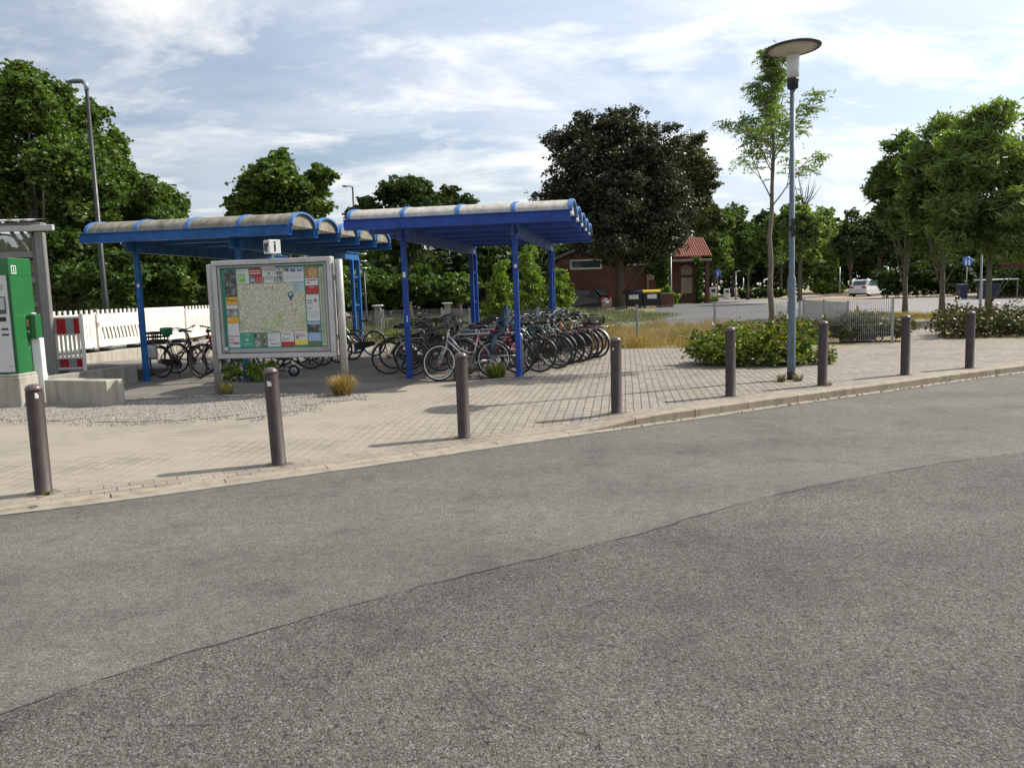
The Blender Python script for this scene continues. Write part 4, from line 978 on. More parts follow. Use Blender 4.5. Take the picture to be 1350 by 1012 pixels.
m.face(range(8)); m.face([8*5+7-j for j in range(8)])
for s in (-1, 1): m.tube([(-.56,.13*s,.80),(-.47,.18*s,.62),(-.45,.19*s,.45)], [.05,.045,.035], 6); m.box(-.52,-.36,.19*s-.05,.19*s+.05,.39,.42)
MS['child_seat'] = m.mesh('child_seat', mat('blue_grey_plastic', (.03,.06,.10), .45, .15))
MS['seat_pad'] = MB().box(-.80,-.55,-.08,.08,.855,.90,bev=.02).lathe([(.05,-.003),(.05,.003)], (-.60,-.16,.86), 12, axis='Y').mesh('seat_pad', mat('red_pad', (.25,.02,.03), .8, .2))
MS['helmet'] = MB().lathe([(.11,0),(.125,.03),(.115,.08),(.08,.12),(.03,.14),(.0001,.142)], (-.62,0,.765), 16).mesh('helmet', m_white)
def paint(name, c, met=.0): return mat('frame_paint_'+name, c, .3, .12, metal=met, coat=.4)
PC = {'silver': paint('silver', (.42,.43,.45), .6), 'white': paint('white', (.68,.68,.68)), 'black': paint('black', (.012,.012,.013)), 'red': paint('red', (.33,.012,.015)),
      'green': paint('green', (.01,.14,.08)), 'blue': paint('blue', (.02,.06,.25)), 'grey': paint('grey', (.10,.105,.11)), 'darkred': paint('dark_red', (.14,.008,.012)), 'teal': paint('teal', (.02,.14,.16)), 'navy': paint('navy', (.01,.02,.07)), 'cream': paint('cream', (.5,.46,.36)), 'orange': paint('orange', (.5,.14,.02))}
m_silverrim = m_chrome; m_whiterim = mat('white_rubber', (.55,.55,.52), .6, .1)
def hash_(t): return sum(ord(c)*(i+1) for i, c in enumerate(t))
def bike(label, x, y, head, paintc, style='cross', bar='swept', steer=0, lean=0, guard='black', extras=(), tyre=None, group='bicycles parked in the shelters', rimm=None, carrier=True):
    """x, y: ground point midway between the wheels; head: heading of the front wheel in degrees"""
    o = thing('bicycle', label, 'bicycle', (x, y, .005), R(head), group); o.rotation_euler = (R(lean), 0, R(head))
    p = PC[paintc]; gm = {'black': m_black, 'chrome': m_chrome, 'paint': p, 'white': PC['white']}.get(guard)
    fa = link('frame', MS['frame_'+style], o); setmat(fa, p)
    ax = (HT-HB).normalized(); ST = Matrix.Translation(HB) @ Matrix.Rotation(R(steer), 4, ax) @ Matrix.Translation(-HB)
    def wheel(k, mt=None):
        w = link('wheel', MS[k+'_hub'], o); t = link('tyre', MS[k+'_tyre'], w); r_ = link('rim', MS[k+'_rim'], w)
        if tyre: setmat(t, tyre)
        if rimm: setmat(r_, rimm)
        if hash_(label) % 3 == 0: link('spoke_reflector', MS['reflector_'+k], w)
        if mt is not None: w.matrix_local = mt
    wheel('rear'); wheel('front', ST)
    def P(nm, key, mt=None, mm=None):
        q = link(nm, MS[key], o)
        if mt is not None: q.matrix_local = mt
        if mm: setmat(q, mm)
        return q
    P('fork', 'fork', ST, p if style != 'cross' or guard != 'paint' else m_black)
    P('handlebar', 'bar_'+bar, ST); P('grip', 'grip_'+bar+'r', ST); P('grip', 'grip_'+bar+'l', ST)
    P('saddle', 'saddle'); P('seat_post', 'seat_post'); P('crank', 'crank'); P('pedal', 'pedalr'); P('pedal', 'pedall'); P('kickstand', 'kickstand')
    if gm:
        P('mudguard', 'mud_rear', None, gm); P('mudguard', 'mud_front', ST, gm)
    if carrier: P('luggage_carrier', 'carrier', None, m_chrome if guard == 'chrome' else None); P('tail_light', 'tail_light')
    if style != 'cross' and 'child_seat' not in extras: P('chain_guard', 'chain_guard')
    P('headlight', 'headlight', ST)
    for e in extras: P({'basket_rear':'basket','basket_front':'basket'}.get(e, e), e, ST if e == 'basket_front' else None, m_alu if e == 'pannier' and 'crate' in extras else None)
    return o
def bx(pxr, yr, pxf, yf_, **k):
    """rear wheel px, depth; front wheel px, depth -> centre, heading"""
    xr = (pxr-CX)*yr/F; xf = (pxf-CX)*yf_/F; h = math.atan2(yf_-yr, xf-xr)
    # keep the rear wheel in place
    return xr+.54*math.cos(h), yr+.54*math.sin(h), math.degrees(h)
TW = m_whiterim
x, y, h = bx(652, 15.55, 570, 15.1)
bike('white and silver step-through bicycle in front of all, blue-grey child seat behind its saddle', x, y, h, 'silver', 'step', 'swept', 8, 2, 'black', ('child_seat','seat_pad'), rimm=m_white)
# left group under the cream roofed shelter: seen from their rear wheels at left
LG = [
 (513,16.8,591,17.1,'black','cross','swept',12,'black',(), 'black bicycle whose wheel reaches furthest left of the blue front post'),
 (545,16.35,622,16.75,'black','step','swept',-14,'chrome',(), 'black bicycle with bright mudguard, wheel crossing behind the left blue front post'),
 (541,17.5,618,17.9,'grey','cross','flat',10,'black',(), 'grey bicycle second behind the left blue front post'),
 (520,18.1,592,18.5,'navy','step','swept',-8,'black',('basket_front',), 'dark blue bicycle with wire front basket, left side of the larger group'),
 (545,18.9,616,19.2,'black','cross','flat',15,'black',(), 'plain black bicycle in the middle rows left of the hoops'),
 (556,19.8,624,20.1,'darkred','step','swept',-12,'black',(), 'dark red step-through bicycle deep in the left rows'),
 (560,20.8,624,21.1,'black','step','swept',10,'chrome',('basket_rear',), 'black bicycle with wire rear basket deep in the left rows'),
 (566,21.9,627,22.2,'grey','cross','flat',-8,'black',(), 'grey bicycle near the rear left post of the cream roofed shelter'),
]
RGp = [
 (712,16.15,640,16.5,'black','cross','swept',10,'black',(), 'black bicycle with rear wheel just right of the right blue front post'),
 (735,16.75,661,17.15,'black','step','swept',-12,'black',(), 'black step-through directly behind the first wheel right of the right blue post'),
 (742,17.3,667,17.75,'navy','step','swept',14,'black',(), 'dark blue step-through, third wheel right of the right blue post'),
 (752,17.7,680,18.1,'teal','cross','flat',-10,'black',('basket_front',), 'teal bicycle with wire front basket in the middle of the right side row'),
 (763,18.0,690,18.5,'black','step','swept',10,'black',('pannier',), 'black step-through with pannier in the middle of the right side row'),
 (772,18.5,700,19.0,'cream','step','swept',-15,'black',(), 'cream step-through bicycle in the right side row'),
 (779,18.9,711,19.4,'black','step','swept',12,'black',('basket_rear',), 'black bicycle with black wire rear basket near the right end'),
 (788,19.1,722,19.7,'orange','cross','flat',-8,'chrome',(), 'orange bicycle at the right end, wheel furthest right of the row'),
 (783,20.0,718,20.5,'black','step','swept',8,'black',('basket_rear',), 'black bicycle with basket standing behind the orange one'),
 (776,20.9,712,21.4,'green','step','swept',-10,'black',('pannier',), 'green bicycle with black pannier in the back of the right side row'),
 (776,21.8,716,22.3,'silver','cross','swept',10,'chrome',(), 'silver bicycle in the last rows at the right rear'),
 (775,22.8,716,23.3,'black','step','swept',-6,'black',(), 'black bicycle nearest the rear right posts'),
]
for (pr_, yr, pf_, yf2, pc, st, ba, ste, gu, ex, lab) in LG+RGp:
    x, y, h = bx(pr_, yr, pf_, yf2); bike(lab, x, y, h+random.uniform(-5, 5), pc, st, ba, ste*1.6, random.uniform(-5, 5), gu, ex)
# some standing the other way round between the hoops
MG = [(612,16.05,685,15.95,'red','cross','flat',-20,'red bicycle half hidden behind the white step-through with the child seat'),
      (622,17.1,694,16.9,'black','cross','flat',14,'black bicycle pushed between the hoops, handlebar behind the child seat'),
      (628,18.0,698,17.8,'teal','step','swept',-10,'teal bicycle in the middle of the pack behind the hoops'),
      (632,19.1,698,18.9,'silver','cross','flat',12,'silver bicycle in the middle of the pack behind the child seat'),
      (640,20.3,702,20.1,'black','step','swept',6,'black step-through in the centre back rows'),
      (645,21.6,704,21.4,'blue','step','swept',-8,'blue step-through in the centre back rows')]
for (a, ya, b_, yb, pc, st, ba, ste, lab) in MG:
    x, y, h = bx(a, ya, b_, yb); bike(lab, x, y, h, pc, st, ba, ste, random.uniform(-4, 4), 'black')
# bicycles of the mossy roofed shelter
LB = [(213,17.75,268,17.25,'black','step','swept',-12,'black',('crate','pannier','saddle_cover'),'black city bicycle with slotted crate, pannier and green cover on its saddle'),
      (233,18.7,288,18.4,'red','cross','flat',10,'black',(), 'red bicycle just behind the one with the crate and green saddle cover'),
      (268,18.0,322,17.8,'grey','cross','flat',25,'black',(), 'grey bicycle with high handlebar directly left of the map board'),
      (300,18.6,355,18.4,'black','step','swept',0,'black',(), 'black bicycle half hidden behind the left of the map board'),
      (352,18.9,412,18.7,'darkred','step','swept',5,'black',(), 'dark red bicycle whose wheels show under the middle of the map board'),
      (372,19.8,431,19.5,'black','cross','swept',-8,'black',(), 'black bicycle whose wheel shows under the right of the map board'),
      (396,20.4,452,20.1,'black','step','swept',10,'black',(), 'black step-through behind the right pole of the map board'),
      (412,21.1,469,20.9,'green','step','swept',-10,'black',(), 'green step-through just right of the map board pole'),
      (495,22.0,443,22.3,'silver','step','swept',15,'chrome',(), 'silver bicycle with bright mudguard and red tail light, between the two shelters'),
      (470,23.2,420,23.4,'black','cross','flat',6,'black',(), 'black bicycle furthest back beside the rear posts of the mossy shelter')]
for (a, ya, b_, yb, pc, st, ba, ste, gu, ex, lab) in LB:
    x, y, h = bx(a, ya, b_, yb); bike(lab, x, y, h, pc, st, ba, ste, random.uniform(-3, 3), gu, ex, group='bicycles under the mossy shelter')
# hoops
def hoop(px0, px1, Y, lab):
    x0_ = (px0-CX)*Y/F; L_ = (px1-px0)*Y/F; m = MB(); r = .1
    P = [(0,0,-.02),(0,0,.72)]+[(r-r*math.cos(a), 0, .72+r*math.sin(a)) for a in (R(22),R(45),R(68),R(90))]+[(L_-r+r*math.sin(a), 0, .72+r*math.cos(a)) for a in (0,R(22),R(45),R(68),R(90))]+[(L_,0,-.02)]
    m.tube(P, .024, 10); m.tube([(0,0,.38),(L_,0,.38)], .016, 8)
    o = m.build('bicycle_stand', m_steel, None, (x0_, Y, 0), R(-4)); return tag(o, lab, 'bicycle stand', 'steel hoop stands')
hoop(600,690,15.95,'steel hoop stand nearest the road, behind the white bicycle'); hoop(606,694,17.5,'steel hoop stand in the second row of the larger bicycle group')
hoop(614,694,19.4,'steel hoop stand in the third row of the larger bicycle group'); hoop(622,700,21.1,'steel hoop stand in the last row of the larger bicycle group')
hoop(300,385,18.15,'steel hoop stand behind the map board'); hoop(330,410,20.3,'steel hoop stand in the back row behind the map board')
# electric scooter under the board
gs = G(388,496); sc = thing('electric_scooter', 'small black and grey electric scooter parked under the map board', 'scooter', (gs.x, gs.y, .005), R(176))
for x in (0, .92):
    w = MB().lathe([(.02,-.03),(.075,-.028),(.08,-.02),(.08,.02),(.075,.028),(.02,.03)], (x,0,.115), 20, axis='Y').build('wheel', m_steel, sc)
    MB().tube([(x+.098*math.cos(2*math.pi*i/24), 0, .115+.098*math.sin(2*math.pi*i/24)) for i in range(24)], .027, 8, closed=True).build('tyre', m_rubber, w)
MB().box(.16,.74,-.08,.08,.12,.17,bev=.02).build('deck', mat('deck_grey', (.16,.16,.17), .5, .2), sc)
m = MB(); strip_arc(m, Vector((0,0,.115)), .145, 20, 150, 10, .07); m.bar((.10,0,.15),(.2,0,.15),.06,.04); m.build('rear_fender', m_alu, sc)
m = MB(); m.tube([(.70,0,.15),(.80,0,.22),(.86,0,.34),(.82,0,1.12)], [.03,.03,.025,.02], 10); m.tube([(.87,0,.33),(.92,.045,.115)], .014, 6); m.tube([(.87,0,.33),(.92,-.045,.115)], .014, 6); m.build('stem', m_black, sc)
MB().tube([(.80,-.25,1.10),(.82,0,1.12),(.80,.25,1.10)], .014, 8).build('handlebar', m_black, sc)
MB().box(-.16,-.15,-.03,.03,.16,.20).build('tail_light', m_white, sc)
# ------------------------------------------------------------------ vegetation helpers
def leaf_mesh(name, cen, size, elong, m, seed, droop=0., flat_=.5):
    rng = np.random.default_rng(seed); n = len(cen); cen = np.asarray(cen, dtype=np.float64)
    a = rng.normal(size=(n,3)); a[:,2] = a[:,2]*(.55)-droop; a /= np.linalg.norm(a, axis=1)[:,None]
    q = rng.normal(size=(n,3)); q[:,2] *= flat_; b = np.cross(a, q); b /= (np.linalg.norm(b, axis=1)[:,None]+1e-9)
    b[:,2] *= .7
    s = size*np.exp(np.clip(.33*rng.normal(size=n)-.05, -.8, .55)); L = (s*elong*.5)[:,None]; Wd = (s*.5)[:,None]
    nrm_ = np.cross(a, b)*(s*.12)[:,None]
    v = np.empty((n,4,3)); v[:,0] = cen-a*L; v[:,1] = cen+b*Wd-a*L*.15+nrm_; v[:,2] = cen+a*L; v[:,3] = cen-b*Wd-a*L*.15+nrm_
    me = bpy.data.meshes.new(name); me.vertices.add(4*n); me.loops.add(4*n); me.polygons.add(n)
    me.vertices.foreach_set('co', v.reshape(-1).astype(np.float32)); me.loops.foreach_set('vertex_index', np.arange(4*n, dtype=np.int32))
    me.polygons.foreach_set('loop_start', np.arange(0, 4*n, 4, dtype=np.int32)); 
    me.materials.append(m); me.update(calc_edges=True); me.validate(); return me
def blob_points(blobs, n, seed, nsub=14, rs=.36, low=-.35, core=.12, twig=.10):
    """leaf positions in three levels: blob > clump near its surface > twig; returns points and clump centres"""
    rng = np.random.default_rng(seed); P = []; SC = []
    vol = np.array([(b[3]*b[4]*b[5])**(2/3) for b in blobs]); vol /= vol.sum()
    def unit(k): e = rng.normal(size=(k,3)); return e/np.linalg.norm(e, axis=1)[:,None]
    for b, f in zip(blobs, vol):
        k = max(4, int(nsub*(1 if len(blobs) > 1 else 2))); c = np.array(b[:3]); r = np.array(b[3:6])
        d = unit(k*4); d = d[d[:,2] > low][:k]
        sc_ = c+d*r*(.55+.45*rng.random((len(d),1))); SC += [tuple(x) for x in sc_]
        rad = rs*r.mean()*(.4+.9*rng.random(len(d)))
        nt_ = max(8, int(n*f/16)); w = rad**2; w /= w.sum(); ch = rng.choice(len(d), nt_, p=w)
        e = unit(nt_); e[:,2] *= .75
        tw = sc_[ch]+e*(rad[ch]*(rng.random(nt_)**.45)*(1+.15*np.abs(rng.normal(size=nt_))+.45*(rng.random(nt_) > .93)))[:,None]
        nl = int(n*f*(1-core)); ct = rng.choice(nt_, nl); g = rng.normal(size=(nl,3)); g[:,2] *= .6
        P.append(tw[ct]+g*twig*r.mean()**.5*.9)
        nc = int(n*f*core); P.append(c+unit(nc)*r*(rng.random((nc,1))**.5)*.85)
    return np.concatenate(P), SC
def tree(kind_, label, base, trunk_h, blobs, n, size, m, seed, elong=1.3, trunk_r=.2, bark=m_bark, group=None, droop=.1, nsub=14, rs=.36, core=.1, limbs=7, cat='tree', low=-.35):
    t = thing(kind_, label, cat, base, 0, group)
    bl = [(b[0]-base[0], b[1]-base[1], b[2]-base[2], b[3], b[4], b[5]) for b in blobs]
    pts, sc_ = blob_points(bl, n, seed, nsub, rs, low, core, .19 if kind_ == 'ash_tree' else .10)
    link('crown', leaf_mesh('crown', pts, size, elong, m, seed, droop), t)
    rr = random.Random(seed); cx = sum(b[0] for b in bl)/len(bl); cy = sum(b[1] for b in bl)/len(bl); ct = max(b[2]+b[5]*.4 for b in bl)
    mm = MB(); P = []; K_ = 7
    for i in range(K_+1):
        f = i/K_; P.append((cx*f**1.6+rr.gauss(0,.04)*min(i,1)*trunk_r*3, cy*f**1.6, -.05+ct*f))
    mm.tube(P, [trunk_r*(1.35 if i == 0 else 1-.82*i/K_) for i in range(K_+1)], 10)
    fork = Vector(P[max(1, min(K_-1, int(K_*trunk_h/ct)))])
    hi_ = [c for c in sc_ if c[2] > fork.z+(ct-trunk_h)*.2] or sc_
    for c in rr.sample(hi_, min(limbs, len(hi_))):
        c = Vector(c); s0 = fork+Vector((0,0,rr.uniform(-.1,.35)*(ct-trunk_h))); mid = (s0+c)/2+Vector((0,0,-.08*(c-s0).length))
        mm.tube([s0, mid, c], [trunk_r*.3, trunk_r*.18, trunk_r*.05], 6)
    mm.build('trunk', bark, t); return t
def shrub(kind_, label, base, blobs, n, size, m, seed, elong=1.4, group=None, cat='shrub', core=.3, nsub=16, rs=.42, droop=0, extra=None, k=None):
    t = thing(kind_, label, cat, base, 0, group)
    bl = [(b[0]-base[0], b[1]-base[1], b[2]-base[2], b[3], b[4], b[5]) for b in blobs]
    pts, sc_ = blob_points(bl, n, seed, nsub, rs, -.5, core); pts = pts[pts[:,2] > .01-base[2]*0]
    link('foliage', leaf_mesh('foliage', pts, size, elong, m, seed, droop), t)
    if extra:
        p2 = pts[np.random.default_rng(seed+1).choice(len(pts), extra[1])]+np.array([0,0,extra[3]]); link('tip_foliage', leaf_mesh('tip_foliage', p2, extra[2], elong, extra[0], seed+2), t)
    mm = MB(); rr = random.Random(seed)
    for c in rr.sample(sc_, min(9, len(sc_))):
        b0_ = (c[0]*.75+rr.gauss(0,.05), c[1]*.75, -.02); mm.tube([b0_, ((b0_[0]+c[0])/2, (b0_[1]+c[1])/2, c[2]*.6), c], [.02,.014,.005], 5)
    mm.build('stem', m_bark, t); return t
def blades(name, label, region, n, h, w, m, seed, cat='grass', z=0, dens=None, curve=.35):
    rng = random.Random(seed); xs = [p.x for p in region]; ys = [p.y for p in region]; V = []; k = 0; Fc = []
    clx = [(rng.uniform(min(xs), max(xs)), rng.uniform(min(ys), max(ys)), rng.uniform(.1,.5), rng.uniform(.5,1.3)) for _ in range(120)]
    tries = 0
    while k < n and tries < n*12:
        tries += 1
        if rng.random() < .65: c = rng.choice(clx); x = c[0]+rng.gauss(0, c[2]); y = c[1]+rng.gauss(0, c[2]*.6); hs = c[3]
        else: x = rng.uniform(min(xs), max(xs)); y = rng.uniform(min(ys), max(ys)); hs = .7
        if not inpoly(x, y, region): continue
        k += 1; a = rng.uniform(0, 6.283); hh = h*hs*rng.uniform(.4,1.2); b = len(V); le = rng.gauss(0, curve)*hh; dx, dy = math.cos(a)*w/2, math.sin(a)*w/2; lx, ly = -math.sin(a)*le, math.cos(a)*le
        V += [(x-dx,y-dy,z-.005),(x+dx,y+dy,z-.005),(x+dx*.7+lx*.35,y+dy*.7+ly*.35,z+hh*.6),(x-dx*.7+lx*.35,y-dy*.7+ly*.35,z+hh*.6),(x+lx,y+ly,z+hh)]; Fc += [(b,b+1,b+2,b+3),(b+3,b+2,b+4)]
    me = bpy.data.meshes.new(name); me.from_pydata(V, [], Fc); me.materials.append(m); o = link(name, me); kind(o, 'stuff'); return tag(o, label, cat)
def tuft(label, p, n, h, spread, m, seed, kindn='grass_tuft', cat='grass tuft', w=.008, z=0):
    rng = random.Random(seed); mm = MB()
    for i in range(n):
        a = rng.uniform(0,6.283); r0 = rng.random()**.5*spread*.45; hh = h*rng.uniform(.45,1.1); le = rng.uniform(.1,1)*spread; x, y = r0*math.cos(a), r0*math.sin(a); aa = a+rng.gauss(0,.7); ex, ey = math.cos(aa), math.sin(aa); sx, sy = -ey*w/2, ex*w/2
        P = [(x, y, -.01), (x+ex*le*.35, y+ey*le*.35, hh*.65), (x+ex*le*.7, y+ey*le*.7, hh*.95), (x+ex*le, y+ey*le, hh*rng.uniform(.6,1.05))]; b = len(mm.v)
        for j, q in enumerate(P[:3]): f = (1,.8,.5)[j]; mm.v += [(q[0]-sx*f,q[1]-sy*f,q[2]),(q[0]+sx*f,q[1]+sy*f,q[2])]
        mm.v.append(P[3]); mm.face((b,b+1,b+3,b+2)); mm.face((b+2,b+3,b+5,b+4)); mm.face((b+4,b+5,b+6))
    return tag(mm.build(kindn, m, None, (p.x, p.y, z)), label, cat)
# tufts
tuft('bushy dry yellow grass tuft at the foot of the board right post', G(452,521), 800, .33, .30, L_dry, 3, w=.008)
tuft('short yellowing grass tuft at the foot of the board left post', G(300,520), 260, .22, .17, leafmat('half_dry', [(.08,.11,.02),(.22,.22,.06),(.36,.30,.10)], .3), 4)
shrub('weed', 'green weedy plant growing under the left half of the map board', (G(330,503).x, G(330,503).y, 0), [(G(330,503).x+dx, G(330,503).y+dy, .16+dz, .22, .2, .16) for dx, dy, dz in ((-.35,.0,0),(0,.1,.05),(.3,.2,.08),(.15,-.05,-.04))], 1700, .035, L_bright, 31, 2.2, cat='weed')
for i, (px, py, lab) in enumerate([(1030,503,'thin dry weed tuft at the left foot of the disc lamp'),(1052,502,'thin weed tuft at the right foot of the disc lamp'),(1090,508,'tiny weed tuft at the foot of the bollard beside the lamp')]):
    tuft(lab, G(px, py), (130,110,60)[i], (.13,.12,.06)[i], .13, L_sage, 40+i, w=.007)
for i, (px, py, lab) in enumerate([(62,651,'small sandy weed at the foot of the nearest bollard'),(608,501,'green weed under the steel hoop behind the white bicycle'),(655,498,'green weed between the wheels of the white bicycle')]):
    tuft(lab, G(px, py), (30,260,260)[i], (.03,.25,.3)[i], (.05,.25,.3)[i], L_grass, 50+i, w=.012)
# leaf litter along the gutter
rl = np.random.default_rng(8); ii = rl.integers(0, n-1 if False else len(E)-1, 420); pts = []
for i in ii:
    p = E[i]
    if p.x < 1.0: continue
    t = E[i+1]-E[i]; q = p+t*rl.random()+NN[i]*(rl.random()**2*.10+.01); pts.append((q.x, q.y, ZR+.022))
o = link('fallen_leaves', leaf_mesh('fallen_leaves', pts, .028, 1.3, L_redtip, 5, flat_=.1)); kind(o, 'stuff'); tag(o, 'small brown fallen leaves lying along the foot of the kerb', 'leaf litter')
# planted bed around the young tree
g0 = G(1005,486); bd_c = (g0.x, g0.y+.9)
bl = [(x_, y_, z_*1.06, a_, b_, c_*1.04) for x_, y_, z_, a_, b_, c_ in [(4.1,16.45,.26,.45,.42,.36),(4.6,16.15,.26,.45,.4,.36),(5.15,16.0,.30,.45,.4,.40),(5.6,16.05,.30,.42,.35,.40),(6.15,16.0,.12,.28,.22,.18),(4.5,17.0,.32,.6,.6,.42),(5.3,16.9,.40,.6,.6,.46),(5.8,16.6,.28,.4,.5,.36),(5.5,16.4,.52,.36,.32,.34),(3.95,16.9,.26,.32,.4,.32),(5.0,17.5,.36,.7,.45,.40),(5.9,16.5,.5,.3,.3,.3)]]
shrub('shrub_bed', 'low leafy green bed with reddish tips around the young tree, behind the disc lamp', (5.0,16.5,0), bl, 17000, .045, L_bed, 21, 1.9, cat='shrub bed', core=.4, nsub=30, rs=.42, extra=(L_redtip, 1500, .05, .07))
# clipped bush at the right
bl = [(11.9+.85*i, 21.9+.25*math.sin(i*1.7)+.02*i, .30, .75, .75, .48+.07*math.sin(i*2.1)) for i in range(11)]+[(12.5+.95*i, 22.9, .32, .8, .8, .52) for i in range(9)]
shrub('hedge', 'dark low rounded hedge beside the pavement at the right edge', (14,22.2,0), bl, 26000, .06, leafmat('hedge_leaf', [(.015,.03,.008),(.04,.06,.015),(.07,.085,.022),(.11,.08,.035)], .22), 22, 1.5, cat='hedge', core=.5, nsub=18)
# weeds along the fence, right part
fr_ = [G(1022,457), G(1100,457.5), G(1186,452), G(1200,447), G(1190,440), G(1030,446)]
bl = []
for i in range(10):
    f = i/9; p = G(1028,455)*(1-f)+G(1192,449)*f; bl.append((p.x, p.y+.35+.15*math.sin(i*2), .22+.1*(f > .1), .42, .38, .34+.1*math.sin(i*1.3)))
shrub('weed_border', 'tall grey-green and brown weeds along the right end of the mesh fence', (8.3,21,0), bl, 15000, .035, L_sage, 23, 4.5, cat='weeds', core=.4, nsub=18, droop=-.9, rs=.5)
# dry grass strip in front of and behind the fence
strip = [G(745,461), G(800,460), G(905,458.5), G(1035,457), G(1040,430), G(900,430), G(760,436)]
blades('dry_grass', 'tall dry yellow grass along the foot of the mesh fence', strip, 17000, .34, .011, L_dry, 61)
blades('grass', 'sparse greenish grass behind the dry strip and the fence', [G(745,440),G(1180,430),G(1180,424),G(980,426),G(745,430)], 3500, .13, .014, L_grass, 62)
blades('grass', 'green grass and weeds on the bank behind the bicycle shelters', [Vector((-5.4,27.6,0)),Vector((.6,26.7,0)),Vector((2.2,24,0)),Vector((3.6,36,0)),Vector((2,46,0)),Vector((-16,46,0)),Vector((-12,34,0))], 42000, .5, .03, L_grass, 63)
blades('grass', 'short dry grass on the tree islands by the side road', [G(1090,412),G(1200,414),G(1300,418),G(1330,423),G(1180,421),G(1150,416)], 5000, .16, .02, L_dry, 64)
blades('grass', 'grass patches under the copper tree beside the car park', [G(770,430),G(860,424),G(900,415),G(780,409)], 5000, .26, .03, L_grass, 65)
# ------------------------------------------------------------------ young ash
def ash(base, Ht):
    t = thing('young_ash', 'slender young ash tree with sparse open crown rising from the planted bed', 'tree', base); rr = random.Random(12); mm = MB(); pts = []
    P = [(rr.gauss(0,.03)*(i > 0), rr.gauss(0,.03)*(i > 0), -.05+Ht*i/12) for i in range(13)]
    mm.tube(P, [.066*(1-.9*i/12)+.006 for i in range(13)], 9)
    def branch(s, d, L_, r, lvl):
        Q = [s]; p = s.copy(); d = d.copy(); k = 5
        for i in range(k):
            d = (d+Vector((rr.gauss(0,.08), rr.gauss(0,.08), .05 if lvl < 2 else -.05))).normalized(); p = p+d*L_/k; Q.append(p.copy())
            if lvl < 2 and i >= 1 and rr.random() < .97:
                sd = Vector((rr.gauss(0,1), rr.gauss(0,1), rr.gauss(.2,.5))).normalized(); branch(p.copy(), (d*.75+sd*.6).normalized(), L_*rr.uniform(.35,.6)*(1-.1*i), r*.5, lvl+1)
            if i >= 1:
                for _ in range(1 if lvl else rr.choice((0,1))): leafat(p+Vector((rr.gauss(0,.04), rr.gauss(0,.04), rr.gauss(0,.04))), d)
        mm.tube(Q, [r*(1-.8*i/k)+.0025 for i in range(k+1)], 5); leafat(Q[-1], d)
    def leafat(p, d):
        a = Vector((rr.gauss(0,1), rr.gauss(0,1), rr.gauss(-.1,.3))).normalized()*.8+d*.4
        a.normalize(); sd = a.cross(Vector((0,0,1))); sd = sd.normalized() if sd.length > .01 else Vector((1,0,0))
        Ln = rr.uniform(.16,.28)
        for j in range(5):
            q = p+a*Ln*(j+1)/5+Vector((0,0,-.10*((j+1)/5)**2*Ln*5*.6))
            for s_ in (-1, 1): pts.append(tuple(q+sd*s_*.035+Vector((0,0,-.012))))
    z = 3.15
    i = 0
    while z < Ht-.15:
        f = max(0,(z-3.0))/(Ht-3.0); an = i*2.4+rr.gauss(0,.3); el = R(50+16*f+rr.gauss(0,7)); L_ = (1.5*(1-f)**1.0+.14)*(.75+.25*min(1, i/4))*rr.uniform(.75,1.1)
        
        branch(Vector((0,0,z)), Vector((math.cos(an)*math.cos(el), math.sin(an)*math.cos(el), math.sin(el))), L_, .014*(1-f*.6), 0); z += rr.uniform(.13,.22)*(1+.9*f); i += 1
    link('crown', leaf_mesh('crown', pts, .027, 2.8, L_ashb, 3, .5), t); mm.build('trunk', m_barkl, t); return t
gt_ = G(1003,472); ash((gt_.x-.02, 17.0, 0), (373-80)*17/1080+1.62)
# poplar saplings behind the cream roofed shelter
def Z(py, px, Y): return at(px, py, Y).z
def XP(px, py, Y): return at(px, py, Y).x
for i, (px, Y, top, hw, lab) in enumerate([(660,27.5,350,28,'bright green poplar sapling behind the left rear post of the cream roofed shelter'),(700,26.6,322,32,'tallest bright green poplar sapling behind the cream roofed shelter'),(738,26.2,362,26,'bright green poplar sapling just right of the rear posts of the cream roofed shelter')]):
    x = XP(px, (top+430)/2, Y); zt = Z(top, px, Y); w = hw*Y/F; bl = [(x+w*.5*math.sin(j*2.3)*(1-j/7), Y+.2*math.cos(j*2), .45+(zt-.7)*j/6, w*(.85-.09*j), .6-.05*j, .5) for j in range(7)]
    tree('poplar_sapling', lab, (x, Y, 0), .3, bl, 5200, .085, L_bright, 70+i, 1.15, .035, m_barkl, 'poplar saplings', .2, 12, .42, .25, 14)
